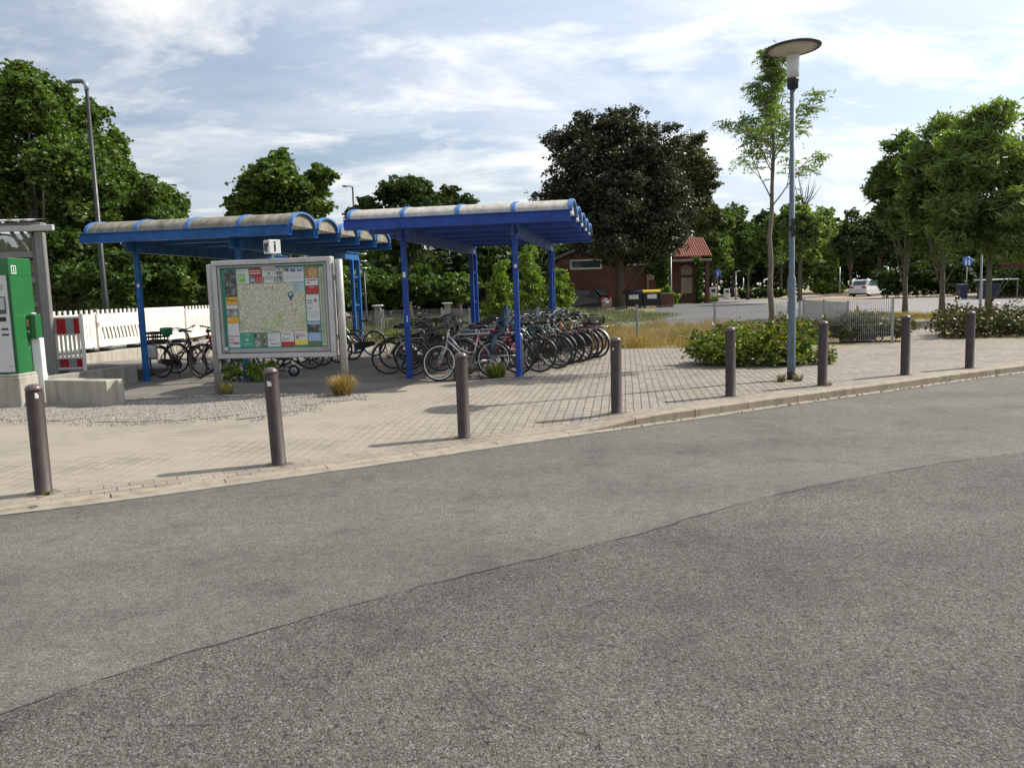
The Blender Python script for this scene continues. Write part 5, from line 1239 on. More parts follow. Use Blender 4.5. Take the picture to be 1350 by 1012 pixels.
# ------------------------------------------------------------------ big trees
def px_tree(kind_, lab, px, Y, top, bot, hw, n, size, m, seed, trunk=None, lobes=7, ls=(.27,.46), elong=1.2, rtr=.25, depth=None, z0=0, group=None, low=-.6, rs=.40, core=.12, droop=.1, squash=1, nsub=16, bark=m_bark, shape=None):
    x = XP(px, (top+bot)/2, Y); zt = Z(top, px, Y); zb_ = max(.3, Z(bot, px, Y)); w = hw*Y/F; cz = (zt+zb_)/2; hh = (zt-zb_)/2; rr = random.Random(seed); bl = []
    bl.append((x, Y, cz, w*.70, w*.70, hh*.80) if kind_ != 'ash_tree' else (x, Y, cz, w*.5, w*.5, hh*.7))
    for j in range(lobes):
        a = 2*math.pi*j/lobes+rr.uniform(-.3,.3); zf = rr.uniform(-.62,.62); q = math.sqrt(max(.05, 1-zf*zf)); s = rr.uniform(*ls)
        bl.append((x+w*(1-s*.9)*q*math.cos(a), Y+w*(1-s)*q*math.sin(a), cz+hh*zf, w*s, w*s, hh*s*.85))
    bl.append((x+rr.uniform(-.15,.15)*w, Y, cz+hh*.62, w*.45, w*.45, hh*.38))
    return tree(kind_, lab, (x, Y, z0), max(.5, zb_), bl, n, size, m, seed, elong, rtr, bark, group, droop, nsub, rs, core, 7, low=low)
px_tree('maple_tree', 'huge dark maple filling the left edge behind the ticket machine', 40, 31, 78, 345, 108, 105000, .125, L_maple, 101, rtr=.35, lobes=11, group='trees along the platform', nsub=22, rs=.30, core=.1)
px_tree('maple_tree', 'maple sloping down behind the left street lamp and the mossy shelter', 150, 33, 172, 400, 92, 90000, .125, L_maple, 102, rtr=.3, lobes=10, group='trees along the platform', nsub=22, rs=.30)
px_tree('maple_tree', 'lower maple bush just left of the gap of sky, above the mossy roof', 212, 32, 232, 400, 42, 36000, .12, L_maple, 103, rtr=.2, lobes=8, group='trees along the platform', nsub=18, rs=.32)
px_tree('maple_tree', 'maple shoulder filling the slope of crowns right behind the left lamp mast', 104, 34, 118, 360, 66, 60000, .13, L_maple, 114, rtr=.3, lobes=9, group='trees along the platform', nsub=22, rs=.30)
px_tree('maple_tree', 'maple mostly beyond the left edge of the picture', -90, 33, 60, 390, 105, 26000, .20, L_maple, 104, rtr=.35, lobes=9, group='trees along the platform')
px_tree('maple_tree', 'low dark maple growth directly above the striped barrier gate', 85, 30.6, 290, 405, 75, 26000, .15, L_mid, 105, rtr=.12, lobes=9, group='trees along the platform', nsub=20, rs=.32)
px_tree('round_tree', 'round crowned tree above the right half of the mossy shelter roof', 377, 43, 199, 345, 74, 62000, .15, L_maple, 106, rtr=.25, lobes=9, nsub=20, rs=.30)
px_tree('broadleaf_tree', 'broad dark tree above the left part of the cream roof', 532, 47, 226, 360, 66, 52000, .16, L_dark, 107, rtr=.25, lobes=9, nsub=20, rs=.32)
px_tree('broadleaf_tree', 'smaller dark tree right behind the broad one, above the cream roof', 600, 49, 240, 365, 34, 18000, .16, L_dark, 108, rtr=.2, lobes=7, rs=.3)
px_tree('dark_shrub', 'dark undergrowth tree seen beneath the cream roof', 640, 45, 318, 395, 60, 14000, .2, L_dark, 109, rtr=.12, lobes=7)
px_tree('copper_tree', 'big round dark copper maple in front of the brick house', 815, 62, 148, 372, 104, 190000, .155, L_copper, 110, rtr=.33, lobes=16, ls=(.36,.5), nsub=24, rs=.27, core=.16, z0=0)
px_tree('olive_tree', 'dense olive-brown tree behind the right of the copper maple', 902, 86, 166, 345, 50, 60000, .18, L_olive, 111, rtr=.35, lobes=8, nsub=20, rs=.30, core=.2)
hz = [(15,30.0,322,410,45,'left edge'),(70,29.8,335,410,50,'the canopy post'),(150,30.2,330,412,48,'the blue shelter post'),(225,31.8,318,412,46,'the crate bicycle'),(290,32.6,322,412,40,'the left of the map board'),
      (350,32,335,400,45,'the middle of the map board'),(430,34,340,400,50,'the right of the map board'),(490,37,352,402,42,'the gap between the shelters'),(548,38,350,402,40,'the left front post of the cream shelter'),(600,38,362,402,36,'the pole with rings'),(470,36,368,404,26,'the rear posts of the mossy shelter')]
for i, (px, Y, top, bot, hw, lab) in enumerate(hz):
    px_tree('bank_shrub', 'green bank shrub growing behind '+lab, px, Y, top, bot, hw, 13000 if Y < 32.5 else 9000, .13 if Y < 32.5 else .15, L_mid if i % 3 else L_maple, 120+i, rtr=.05, lobes=7, group='shrubs on the railway bank', core=.3, rs=.42, z0=0, low=-1)
# right: trees beyond the side road
px_tree('ash_tree', 'feathery ash tree nearer of the two at right, thick pale trunk', 1246, 33.5, 144, 352, 50, 30000, .085, L_ashb, 140, rtr=.11, lobes=11, core=.04, elong=3.2, droop=.5, group='ash trees by the side road', nsub=22, rs=.30, bark=m_barkl)
px_tree('ash_tree', 'dark ash tree behind the pavement bollard, slim trunk', 1196, 38, 172, 362, 46, 28000, .095, L_ash, 141, rtr=.11, lobes=11, core=.05, elong=3., droop=.5, group='ash trees by the side road', nsub=20, rs=.32, bark=m_barkl)
px_tree('ash_tree', 'tall light green ash tree at the right edge above the clipped hedge', 1308, 30, 136, 378, 70, 46000, .075, L_ashb, 142, rtr=.12, lobes=14, core=.04, elong=3.4, droop=.5, group='ash trees by the side road', nsub=22, rs=.30, bark=m_barkl)
px_tree('ash_tree', 'ash tree just beyond the right edge of the picture', 1420, 31, 120, 350, 70, 16000, .10, L_ash, 143, rtr=.14, lobes=9, elong=3., droop=.5, group='ash trees by the side road', bark=m_barkl)
row = [(986,82,302,362,20,L_mid,'leftmost slim tree of the far row by the blue footpath sign'),(1016,76,280,366,26,L_ash,'slim tree of the far row behind the young ash trunk'),(1030,92,290,360,20,L_dark,'dark tree of the far row just right of the young ash trunk'),
       (1054,66,262,362,34,L_ashb,'light green tree right behind the disc lamp pole'),(1122,84,292,352,26,L_dark,'dark tree left of the white car'),(1160,90,268,350,30,L_dark,'dark tree above the white car')]
for i, (px, Y, top, bot, hw, m, lab) in enumerate(row): px_tree('street_tree', lab, px, Y, top, bot, hw, 14000, .20, m, 150+i, rtr=.14, lobes=7, group='far street trees', rs=.34, core=.2)
belt = [(942,92,262,385,28,L_ash),(966,105,262,384,36,L_mid),(1005,112,275,384,34,L_dark),(1045,108,266,384,36,L_ash),(1085,104,272,384,38,L_ashb),(1122,112,276,383,34,L_mid),(1160,104,272,382,34,L_dark),(1200,95,262,382,36,L_dark),(1240,88,258,381,40,L_dark),(1285,84,262,380,42,L_dark),(1330,90,255,380,44,L_mid),(1380,86,255,380,44,L_dark)]
nm = ['beside the tiled roof','behind the blue footpath sign','behind the far lamp posts','behind the young ash','behind the disc lamp','left of the white car','over the white car','behind the slim ash trunk','behind the thick ash trunk','behind the right blue sign','over the far bins','at the right edge']
for i, (px, Y, top, bot, hw, m) in enumerate(belt): px_tree('far_tree', 'leafy background tree '+nm[i], px, Y, top, bot, hw, 15000, .26, m, 170+i, rtr=.2, lobes=7, group='background tree belt', rs=.4, core=.3)
mid = [(700,88,300,385,40),(640,80,318,392,34),(760,86,310,384,30)]
for i, (px, Y, top, bot, hw) in enumerate(mid): px_tree('far_tree', 'dark background tree '+('behind the brick house left end','seen through the cream shelter','behind the brick house middle')[i], px, Y, top, bot, hw, 6000, .34, L_dark, 190+i, rtr=.2, lobes=7, group='background tree belt', rs=.4, core=.3)
# far wood closing the horizon
rw = np.random.default_rng(3); P = []
for a in np.linspace(-1.25, 1.25, 130):
    Rr = (122 if a > .09 else 100 if a > 0 else 62)+10*rw.random(); x, y = Rr*math.sin(a), Rr*math.cos(a); k = 520; e = rw.normal(size=(k,3)); e /= np.linalg.norm(e, axis=1)[:,None]; hgt = (4.2+1.4*rw.random()) if a > 0 else 2.2+.8*rw.random()
    P.append(np.array([x, y, hgt])+e*np.array([4.6, 3.0, hgt])*(rw.random((k,1))**.4))
o = link('far_wood', leaf_mesh('far_wood', np.concatenate(P), .7, 1.2, L_dark, 9)); kind(o, 'stuff'); tag(o, 'dark distant wood closing the view behind the side road', 'wood')
# dead branches poking out right of the lamp
gd = (XP(1056,300,69), 69, 0); db = MB(); rr = random.Random(6); zz = Z(268, 1056, 69)
for k in range(12):
    a = R(rr.uniform(-45, 50)); L_ = rr.uniform(1.6,3.2); s0 = (rr.gauss(0,.1), rr.gauss(0,.1), zz-.5); e_ = (s0[0]+L_*math.sin(a), rr.gauss(0,.5), s0[2]+L_*math.cos(a)); db.tube([s0, ((s0[0]+e_[0])/2+.1, 0, (s0[2]+e_[2])/2), e_], [.05,.035,.012], 5)
db.tube([(0,0,-.05),(0,0,zz*.5),(0,0,zz-.4)], [.14,.11,.08], 8); tag(db.build('dead_tree', m_bark, None, gd), 'bare dead branches rising just right of the disc lamp pole', 'dead tree')
# ------------------------------------------------------------------ mesh fence
def fence(pts, h, label, zb=0):
    base = pts[0]; s = thing('mesh_fence', label, 'fence', (base[0], base[1], zb))
    Q = [Vector((p[0]-base[0], p[1]-base[1], 0)) for p in pts]
    for a, b in zip(Q, Q[1:]):
        L_ = (b-a).length; k = max(1, round(L_/2.5)); d = (b-a)/k; u = (b-a).normalized()
        for j in range(k):
            p0 = a+d*j; p1 = p0+d; m = MB(); nw = int(d.length/.05)
            for w in range(1, nw): q = p0+d*(w/nw); m.bar((q.x,q.y,.04), (q.x,q.y,h), .009, .009, upv=(0,1,0))
            for z in [.06+i*.2 for i in range(int((h-.1)/.2)+1)]:
                m.bar((p0.x,p0.y,z), (p1.x,p1.y,z), .012, .007)
            m.build('mesh_panel', m_steel, s)
            MB().box(-.03,.03,-.02,.02,-.05,h+.04).build('post', m_steel, s, (p0.x,p0.y,0), math.atan2(u.y,u.x))
    p0 = Q[-1]; MB().box(-.03,.03,-.02,.02,-.05,h+.04).build('post', m_steel, s, (p0.x,p0.y,0)); return s
fence([(9.75,20.9),(3.7,23.9),(.9,25.4)], 1.08, 'grey wire mesh fence between the pavement and the car park')
fence([(.85,25.5),(-2.6,31.5),(-9.5,32.5)], 1.05, 'grey wire mesh fence behind the bicycle shelters')
fence([(8.9,21.6),(9.3,26.0)], 1.05, 'short side run of mesh fence turning off near its right end post')
for px, Y, lab in ((497,36,'left of the cream shelter front post'),(589,37,'behind the handlebars of the larger group')):
    x = XP(px, 385, Y); s = thing('capped_pillar', 'small grey pillar with pale cap '+lab, 'pillar', (x,Y,0), 0, 'capped pillars beyond the fence')
    MB().box(-.14,.14,-.12,.12,-.02,1.15,bev=.02).build('body', m_concd, s); MB().box(-.24,.24,-.2,.2,1.151,1.22,bev=.03).build('cap', m_white, s)
mb = MB(); mb.poly([(-7,39.6,.002),(1,36.4,.002),(1.4,37.4,.002),(-7,40.8,.002)]); kind(mb.build('path', earth('pale_path', [(.34,.33,.29),(.44,.42,.38)], 2)), 'structure')
# ------------------------------------------------------------------ lamps, poles, signs
x = XP(139,400,26.2)
pl_ = thing('street_lamp', 'tall dark lamp mast with flat drooping head before the left maples', 'street lamp', (x,26.2,PZ-.05))
zt = Z(112,113,26.2)-.42
MB().lathe([(.10,-.02),(.10,1.6),(.088,1.65),(.052,zt),(.0001,zt)], seg=18).build('pole', m_dkpole, pl_)
MB().tube([(0,0,zt-.02),(0,0,zt+.14),(-.10,0,zt+.24)], .07, 10).build('neck', m_steel, pl_)
m = MB(); secs = [(-.06,.07,.05),(-.16,.13,.09),(-.34,.15,.09),(-.54,.12,.05),(-.62,.05,.02)]
for (xx, w, hh) in secs:
    for j in range(10): a = 2*math.pi*j/10; m.v.append((xx, w*math.cos(a), zt+.24-(-xx-.06)*.02+hh*math.sin(a)*(1 if math.sin(a) > 0 else .4)))
for i in range(4):
    for j in range(10): m.face((10*i+j,10*i+(j+1)%10,10*i+10+(j+1)%10,10*i+10+j),0,True)
m.face(range(10)); m.face([40+9-j for j in range(10)]); m.build('lamp_head', mat('lamp_head_grey', (.14,.14,.145), .45, .1), pl_)
def far_lamp(px, Y, top, label, arm=-.5, r=.07, rings=0, m=m_dkpole, group=None, zb=0, head=True):
    x = XP(px, 380, Y); zt = Z(top, px, Y)-zb; s = thing('street_lamp' if head else 'mast', label, 'street lamp' if head else 'mast', (x,Y,zb), 0, group)
    MB().lathe([(r*1.4,-.02),(r*1.4,1.0),(r,1.1),(r*.7,zt),(.0001,zt)], seg=12).build('pole', m, s)
    if head:
        MB().tube([(0,0,zt-.05),(arm*.4,0,zt+.03),(arm,0,zt+.05)], .03, 6).build('arm', m, s)
        mm_ = MB(); mm_.box(min(arm*1.0,arm*2.0), max(arm*1.0,arm*2.0), -.12,.12,zt,zt+.09,bev=.03); mm_.build('lamp_head', m_steel, s)
    if rings:
        mm_ = MB()
        for k in range(rings): z = Z(355, px, Y)-zb+k*.28; mm_.lathe([(r,z),(r*3,z+.02),(r*3,z+.06),(r,z+.08)], seg=12)
        mm_.build('ring', m_steel, s)
far_lamp(472,46,246,'slender lamp post between the round tree and the broad dark tree', -.28, .07, 0)
far_lamp(594,44,330,'thin dark mast with grey rings seen under the cream roof', -.3, .06, 3, head=False)
far_lamp(481,33,352,'thin dark mast with rings beside the rear posts of the mossy shelter', -.3, .05, 3, head=False)
far_lamp(1107,98,352,'far thin pale lamp post left of the white car', -.2, .07, 0, m_steel, 'far lamp posts', head=False)
far_lamp(1170,72,352,'pale lamp post between the white car and the slim ash trunk', -.2, .09, 0, m_steel, 'far lamp posts')
far_lamp(970,84,358,'pale lamp post first right of the blue footpath sign', .3, .07, 0, m_steel, 'far lamp posts')
far_lamp(980,88,366,'pale post second right of the blue footpath sign', .3, .06, 0, m_steel, 'far lamp posts', head=False)
far_lamp(1293,40,250,'grey pole rising in front of the ash crown at right', -.3, .05, 0, m_steel, None, head=False)
far_lamp(885,69,335,'thin pole at the corner of the tiled house', -.3, .05, 0, m_steel, None, head=False)
def round_sign(px, py, Y, base_y, dia, label, figs):
    x = XP(px, py, Y); zc = Z(py, px, Y); s = thing('footpath_sign', label, 'road sign', (x,Y,0)); MB().lathe([(.035,-.02),(.035,zc+.2),(.0001,zc+.2)], seg=10).build('post', m_steel, s)
    q = MB().lathe([(dia/2,-.05),(dia/2,-.062),(.0001,-.063)], (0,0,zc), 24, axis='Y').build('sign_plate', m_signblue, s)
    m = MB()
    for dx in figs: 
        m.lathe([(.045*dia/.6,-.064),(.0001,-.068)], (dx,0,zc+.14*dia/.6), 10, axis='Y')
        k = dia/.6; m.prism([(dx-.045*k,zc-.05*k),(dx-.05*k,zc-.20*k),(dx-.01*k,zc-.20*k),(dx,zc-.06*k),(dx+.02*k,zc-.20*k),(dx+.06*k,zc-.20*k),(dx+.05*k,zc+.08*k),(dx-.05*k,zc+.08*k)], -.068, -.064)
    m.build('pictogram', m_white, q)
round_sign(946,360,80,394,.72,'far round blue footpath sign left of the planted bed', (0,))
round_sign(1275,345,58,391,.72,'round blue footpath sign between the two right ash trunks', (-.12,.12))
for px, Y, zt_, w, lab, m_ in ((940,84,1.35,.34,'pale grey ticket pillar beside the far blue sign',m_mwhite),(958,92,1.1,.3,'small white box pillar right of the ticket pillar',m_white)):
    x = XP(px, 385, Y); s = thing('service_pillar', lab, 'service pillar', (x,Y,0)); MB().box(-w,w,-.2,.2,-.02,zt_,bev=.04).build('body', m_, s); MB().box(-w*.6,w*.6,-.208,-.201,zt_*.62,zt_*.85).build('panel', m_dkpole, s)
# ------------------------------------------------------------------ cars
def car(label, px, Y, heading, body, kindn='parked_car', Lc=4.35, Wc=1.8, Hc=1.62, group=None):
    x = XP(px, 385, Y); s = thing(kindn, label, 'car', (x, Y, .0), R(heading), group)
    prof = [(-2.15,.35),(-2.2,.75),(-2.1,1.0),(-1.95,1.08),(-1.55,1.55),(-1.2,1.62),(.2,1.60),(.95,1.10),(1.9,.95),(2.15,.70),(2.18,.38),(1.75,.25),(-1.75,.25)]
    prof = [(a*Lc/4.35, b*Hc/1.62) for a, b in prof]
    m = MB(); secs = [(-.5,.90),(-.47,1),(.47,1),(.5,.90)]; b = 0
    for j, (yf_, sc_) in enumerate(secs):
        for (a, z) in prof:
            inw = 1-.16*max(0,(z-.95)/.65); m.v.append((a*(.98 if sc_ < 1 else 1), yf_*Wc*inw, z*(1 if sc_ == 1 else .985)))
    k = len(prof)
    for j in range(3):
        for i in range(k): m.face((j*k+i, j*k+(i+1) % k, (j+1)*k+(i+1) % k, (j+1)*k+i), 0)
    m.face(range(k)); m.face([3*k+k-1-i for i in range(k)]); m.build('body', body, s)
    def win(pts, y): 
        mm_ = MB(); mm_.poly([(a*Lc/4.35, y*(1-.16*max(0,(z-.95)/.65)), z*Hc/1.62) for a, z in pts]); mm_.build('window', m_glass, s)
    for sd in (-1, 1):
        y = sd*(Wc/2+.006); win([(-1.85,1.08),(-1.5,1.48),(-.75,1.52),(-.75,1.06)], y); win([(-.68,1.06),(-.68,1.52),(.15,1.50),(.75,1.08)], y)
        MB().box(.5,.6,sd*Wc/2+(0.005 if sd>0 else -.16),sd*Wc/2+(.16 if sd>0 else -.005),1.05,1.2,bev=.03).build('mirror', body, s)
        for xx in (-1.35,1.35):
            w = MB().lathe([(.0001,-.02),(.20,-.02),(.21,.02),(.0001,.02)], (xx,sd*(Wc/2-.04),.33), 18, axis='Y').build('wheel', m_alu, s)
            MB().tube([(xx+.27*math.cos(2*math.pi*i/20), sd*(Wc/2-.09), .33+.27*math.sin(2*math.pi*i/20)) for i in range(20)], .075, 8, closed=True).build('tyre', m_rubber, w)
        MB().box(-2.21*Lc/4.35,-2.10*Lc/4.35,sd*.62-.2,sd*.62+.2,.82,1.0,bev=.03).build('tail_light', m_red, s)
        MB().box(2.06*Lc/4.35,2.17*Lc/4.35,sd*.6-.2,sd*.6+.2,.66,.80,bev=.03).build('headlight', m_glasslens, s)
    MB().quad((-1.985*Lc/4.35,-.62,1.14),(-1.985*Lc/4.35,.62,1.14),(-1.64*Lc/4.35,.58,1.52),(-1.64*Lc/4.35,-.58,1.52)).build('window', m_glass, s)
    MB().box(-2.22*Lc/4.35,-2.17*Lc/4.35,-.26,.26,.60,.71).build('number_plate', m_white, s)
    MB().box(-2.2*Lc/4.35,2.15*Lc/4.35,-.8,.8,.22,.34).build('underbody', m_black, s)
    return s
car('small white SUV parked under the far trees, rear lights to the left', 1146, 80, 38, mat('white_car_paint', (.7,.71,.72), .25, .05, coat=.5))
car('dark car with red tail lights parked at the left of the brick house', 762, 58, 150, mat('dark_car_paint', (.012,.006,.008), .25, .05, coat=.5), Hc=1.55)
# ------------------------------------------------------------------ brick house behind the copper tree
def place(px, Y): return XP(px, 375, Y)
Yh = 70; xa, xb = place(738,Yh), place(853,Yh); xe = place(889,Yh)
hs = thing('brick_house', 'low red brick house with shallow gable behind the copper maple', 'house', (xa, Yh, 0)); Wd = xb-xa; ze = 4.15; xm = place(812,Yh)-xa; za = 6.0
MB().prism([(0,-.1),(Wd,-.1),(Wd,ze+(za-ze)*.42),(xm,za),(0,ze)], 0, 10).build('wall', m_brick, hs)
m = MB(); 
m.prism([(-.5,ze-.12),(xm,za+.12),(xe-xa,ze-.05),(xe-xa,ze+.22),(xm,za+.40),(-.5,ze+.14)], -.55, 10.4); m.build('roof', m_fascia, hs)
MB().box(.0,2.6,-.006,-.001,3.75,4.15).build('lintel_band', mat('pale_band', (.20,.15,.11), .9, .1), hs)
for (p0, p1, y0, y1) in ((752,794,342,355),(811,855,340,352)):
    X0, X1 = place(p0,Yh)-xa, min(place(p1,Yh)-xa, Wd-.05); Z0, Z1 = Z(y1,773,Yh), Z(y0,773,Yh); 
    w = MB().box(X0,X1,-.06,.02,Z0,Z0+.13).box(X0,X1,-.06,.02,Z1-.13,Z1).box(X0,X0+.13,-.06,.02,Z0+.131,Z1-.131).box(X1-.13,X1,-.06,.02,Z0+.131,Z1-.131).build('window', m_white, hs)
    MB().quad((X0+.13,-.02,Z0+.13),(X1-.13,-.02,Z0+.13),(X1-.13,-.02,Z1-.13),(X0+.13,-.02,Z1-.13)).build('pane', m_glass, w)
for px in (864, 884): MB().box(place(px,Yh)-xa-.08, place(px,Yh)-xa+.08, -.3, -.1, 0, 4.2).build('porch_post', m_fascia, hs)
MB().box(Wd+.05,xe-xa+.2,3.4,3.6,0,4.0).build('porch_wall', m_tanwall, hs)
MB().box(Wd+.8,Wd+1.8,3.30,3.39,.1,2.2).build('door', m_brick, hs)
# red tiled house
Y2 = 76; x2 = place(884,Y2); x3 = place(926,Y2)
h2 = thing('tiled_house', 'house with bright red tiled roof and flat canopy right of the copper maple', 'house', (x2, Y2, 0)); W2 = x3-x2
MB().box(0,W2,0,8,-.1,3.9).build('wall', m_brick, h2)
m = MB(); zr0, zr1 = Z(338,915,Y2), Z(311,915,Y2)
rows_ = 9
for k in range(rows_):
    f0, f1 = k/rows_, (k+1)/rows_; za_, zb_ = zr0+(zr1-zr0)*f0, zr0+(zr1-zr0)*f1; y0, y1 = -.5+3.6*f0, -.5+3.6*f1; nn_ = 18; wR = W2+1.0
    for c in range(nn_):
        xa_, xb_ = -.2+wR*c/nn_, -.2+wR*(c+1)/nn_; xm_ = (xa_+xb_)/2
        m.quad((xa_,y0,za_),(xm_,y0-.02,za_+.09),(xm_,y1-.02,zb_+.07),(xa_,y1,zb_-.03)); m.quad((xm_,y0-.02,za_+.09),(xb_,y0,za_),(xb_,y1,zb_-.03),(xm_,y1-.02,zb_+.07))
m.build('roof', m_roofred, h2)
MB().box(-.3,W2+.7,3.1,8.4,3.9,zr1-.1).build('roof_body', m_roofred, h2)
MB().box(-.9,W2+.5,-1.6,-.52,3.75,3.95,bev=.03).box(-.9,W2+.5,-.519,0,3.80,3.9).build('canopy', m_fascia, h2)
mw = MB(); mw.box(.95,2.0,-.05,.02,.9,2.35); mw.build('shutter', m_tanwall, h2)
m = MB(); pts_ = [(.95,2.6),(2.0,2.6),(2.0,3.1)]+[(1.475+.525*math.cos(R(a)), 3.1+.4*math.sin(R(a))) for a in range(15,180,15)]+[(.95,3.1)]; m.prism(pts_, -.05, .02); m.build('arch_panel', m_tanwall, h2)
MB().box(W2-.02,W2+.32,-1.3,-.9,-.02,3.76).build('pillar', m_brick, h2)
MB().box(-.1,W2-.5,-.12,-.06,-.02,.85).build('low_wall', m_brick, h2)
def ivy(label, px, Y, top, bot, hw, n, seed):
    x = place(px,Y); zt, zb_ = Z(top,px,Y), 0.0; w = hw*Y/F; k = 6; bl = [(x+w*.2*math.sin(j*2), Y, zb_+(zt-zb_)*(j+.5)/k, w*(.8+.2*math.sin(j*3)), .35, (zt-zb_)/k*.9) for j in range(k)]
    t = shrub('ivy', label, (x,Y,0), bl, n, .16, L_ivy, seed, 1.2, cat='ivy', core=.3, group='ivy on the houses')
ivy('bright green ivy column hanging at the porch corner of the brick house', 876, 69.2, 328, 400, 8, 5000, 201)
ivy('ivy covering the slim pillar of the tiled house', 921, 74.5, 342, 392, 5, 2600, 202)
x_ = place(857,69.4); shrub('ivy', 'round ivy mass under the porch eave of the brick house', (x_,69.4,0), [(x_+.5,69.4,3.1,.85,.3,.75),(x_+.9,69.4,2.4,.6,.3,.7)], 2600, .16, L_ivy, 203, 1.2, cat='ivy', group='ivy on the houses')
shrub('shrub', 'tall green shrub at the foot of the ivy column', (place(880,67),67,0), [(place(878,67),67,.8,.5,.4,.9),(place(886,67),67,.5,.5,.4,.6)], 1600, .13, L_bright, 204, 2.2)
shrub('shrub', 'low green shrub below the far ticket pillar', (place(930,78),78,0), [(place(928,78),78,.3,.8,.5,.35),(place(938,78),78,.25,.7,.5,.3)], 1300, .13, L_bright, 205, 1.5)
shrub('shrub', 'tall green shrub screening the brick house at the right edge', (place(1335,59),59,0), [(place(1322+12*i,59),59,1.0,.9,.6,1.2) for i in range(5)], 5200, .16, L_mid, 230, 1.5)
shrub('shrub', 'pale green shrub left of the white car', (place(1090,100),100,0), [(place(1080+8*i,100),100,.7,1.0,.7,.75) for i in range(4)], 3000, .2, L_bright, 206, 1.5)
shrub('shrub', 'dark low shrub under the far row trees', (place(1000,88),88,0), [(place(985+10*i,88),88,.45,1.1,.7,.6) for i in range(5)], 3000, .2, L_dark, 207, 1.5)
for i in range(4): shrub('shrub', ('dark leafy screen shrub beside the right blue sign','dark leafy screen shrub over the far bins','dark leafy screen shrub right of the far bins','dark leafy screen shrub at the far right edge')[i], (place(1262+34*i,78),78,0), [(place(1262+34*i+dx,78),78,1.8,1.5,.9,2.0) for dx in (-8,8)], 3400, .22, L_dark, 240+i, 1.5, group='dark screen shrubs')
for i in range(5): shrub('shrub', ('dark shrub right of the white car','dark shrub behind the slim ash trunk','dark shrub left of the thick ash trunk','dark shrub behind the thick ash trunk','dark shrub left of the far bins')[i], (place(1175+22*i,70),70,0), [(place(1175+22*i+dx,70+dy),70+dy,1.4,1.0,.8,1.5) for dx, dy in ((-6,0),(5,1))], 2600, .22, L_dark, 208+i, 1.5, group='dark far shrubs')
# bins
def container(label, px, Y, lidm, w=1.37):
    x = place(px,Y); s = thing('waste_container', label, 'waste container', (x,Y,0), 0, 'waste containers by the brick house')
    m = MB(); h0_, h1_ = .18, 1.15; a, b_ = w*.46, w*.5
    m.v = [(-a,-.36,h0_),(a,-.36,h0_),(a,.36,h0_),(-a,.36,h0_),(-b_,-.48,h1_),(b_,-.48,h1_),(b_,.48,h1_),(-b_,.48,h1_)]
    for f in ((0,3,2,1),(4,5,6,7),(0,1,5,4),(1,2,6,5),(2,3,7,6),(3,0,4,7)): m.face(f)
    m.box(-b_-.03,b_+.03,-.52,.52,h1_-.05,h1_+.02,bev=.01); m.build('body', m_navy if False else mat('container_black', (.012,.013,.018), .5, .2), s)
    m = MB(); m.prism([(-.50,h1_+.021),(-.46,h1_+.12),(0,h1_+.24),(.46,h1_+.24),(.50,h1_+.021)], -b_, b_, ax='X'); m.build('lid', lidm, s)
    MB().quad((-.36,-.4722,.72),(.36,-.4722,.72),(.36,-.4922,1.05),(-.36,-.4922,1.05)).build('label_plate', m_white, s)
    for sx in (-1, 1):
        for sy in (-1, 1): MB().lathe([(.09,-.03),(.09,.03)], (sx*a*.85, sy*.3, .09), 12, axis='Y').build('wheel', m_rubber, s)
container('black waste container with navy lid beneath the copper maple', 834, 63, m_navy, 1.35); container('black waste container with yellow lid beneath the copper maple', 858, 63, m_yellow, 1.35)
x = place(878,64); s = thing('bin_box', 'small brown wooden bin box right of the yellow lidded container', 'bin box', (x,64,0)); MB().box(-.5,.5,-.35,.35,-.02,1.0,bev=.02).build('body', m_brick, s); MB().box(-.55,.55,-.4,.4,1.001,1.07,bev=.02).build('lid', m_fascia, s)
# right far house and bins
Y4 = 62; x4 = place(1318,Y4); h4 = thing('brick_house', 'brick house mostly hidden behind the right ash tree', 'house', (x4,Y4,0), R(-33)); MB().box(0,12,0,9,-.1,3.4).build('wall', m_brick, h4)
MB().prism([(-.6,3.4),(6,7.2),(12.6,3.4),(12.6,3.2),(-.6,3.2)], -.6, 9.6).build('roof', m_fascia, h4)
bs = thing('bin_shelter', 'low bin shelter with pale flat roof at the right far house', 'bin shelter', (place(1289,58),58,0)); MB().box(0,2.6,-.5,.6,1.28,1.36,bev=.02).build('roof', m_white, bs)
for x in (.05,2.5): MB().box(x,x+.08,-.45,-.37,-.02,1.279).build('post', m_fascia, bs)
for i, px in enumerate((1268,1296,1310)):
    s = thing('wheeled_bin', ('dark wheeled bin standing left of the bin shelter','dark wheeled bin under the left of the bin shelter','dark wheeled bin under the right of the bin shelter')[i], 'wheeled bin', (place(px,58),58,0), 0, 'wheeled bins at the right far house')
    m = MB(); m.v = [(-.24,-.28,.05),(.24,-.28,.05),(.24,.22,.05),(-.24,.22,.05),(-.29,-.36,1.0),(.29,-.36,1.0),(.29,.36,1.0),(-.29,.36,1.0)]
    for f in ((0,3,2,1),(4,5,6,7),(0,1,5,4),(1,2,6,5),(2,3,7,6),(3,0,4,7)): m.face(f)
    m.build('body', m_navy, s); MB().prism([(-.38,1.001),(-.36,1.06),(.36,1.10),(.40,1.001)], -.31, .31, ax='X').build('lid', m_dkpole, s)
    for sx in (-.22,.22): MB().lathe([(.1,-.025),(.1,.025)], (sx,.25,.1), 12, axis='X').build('wheel', m_rubber, s)
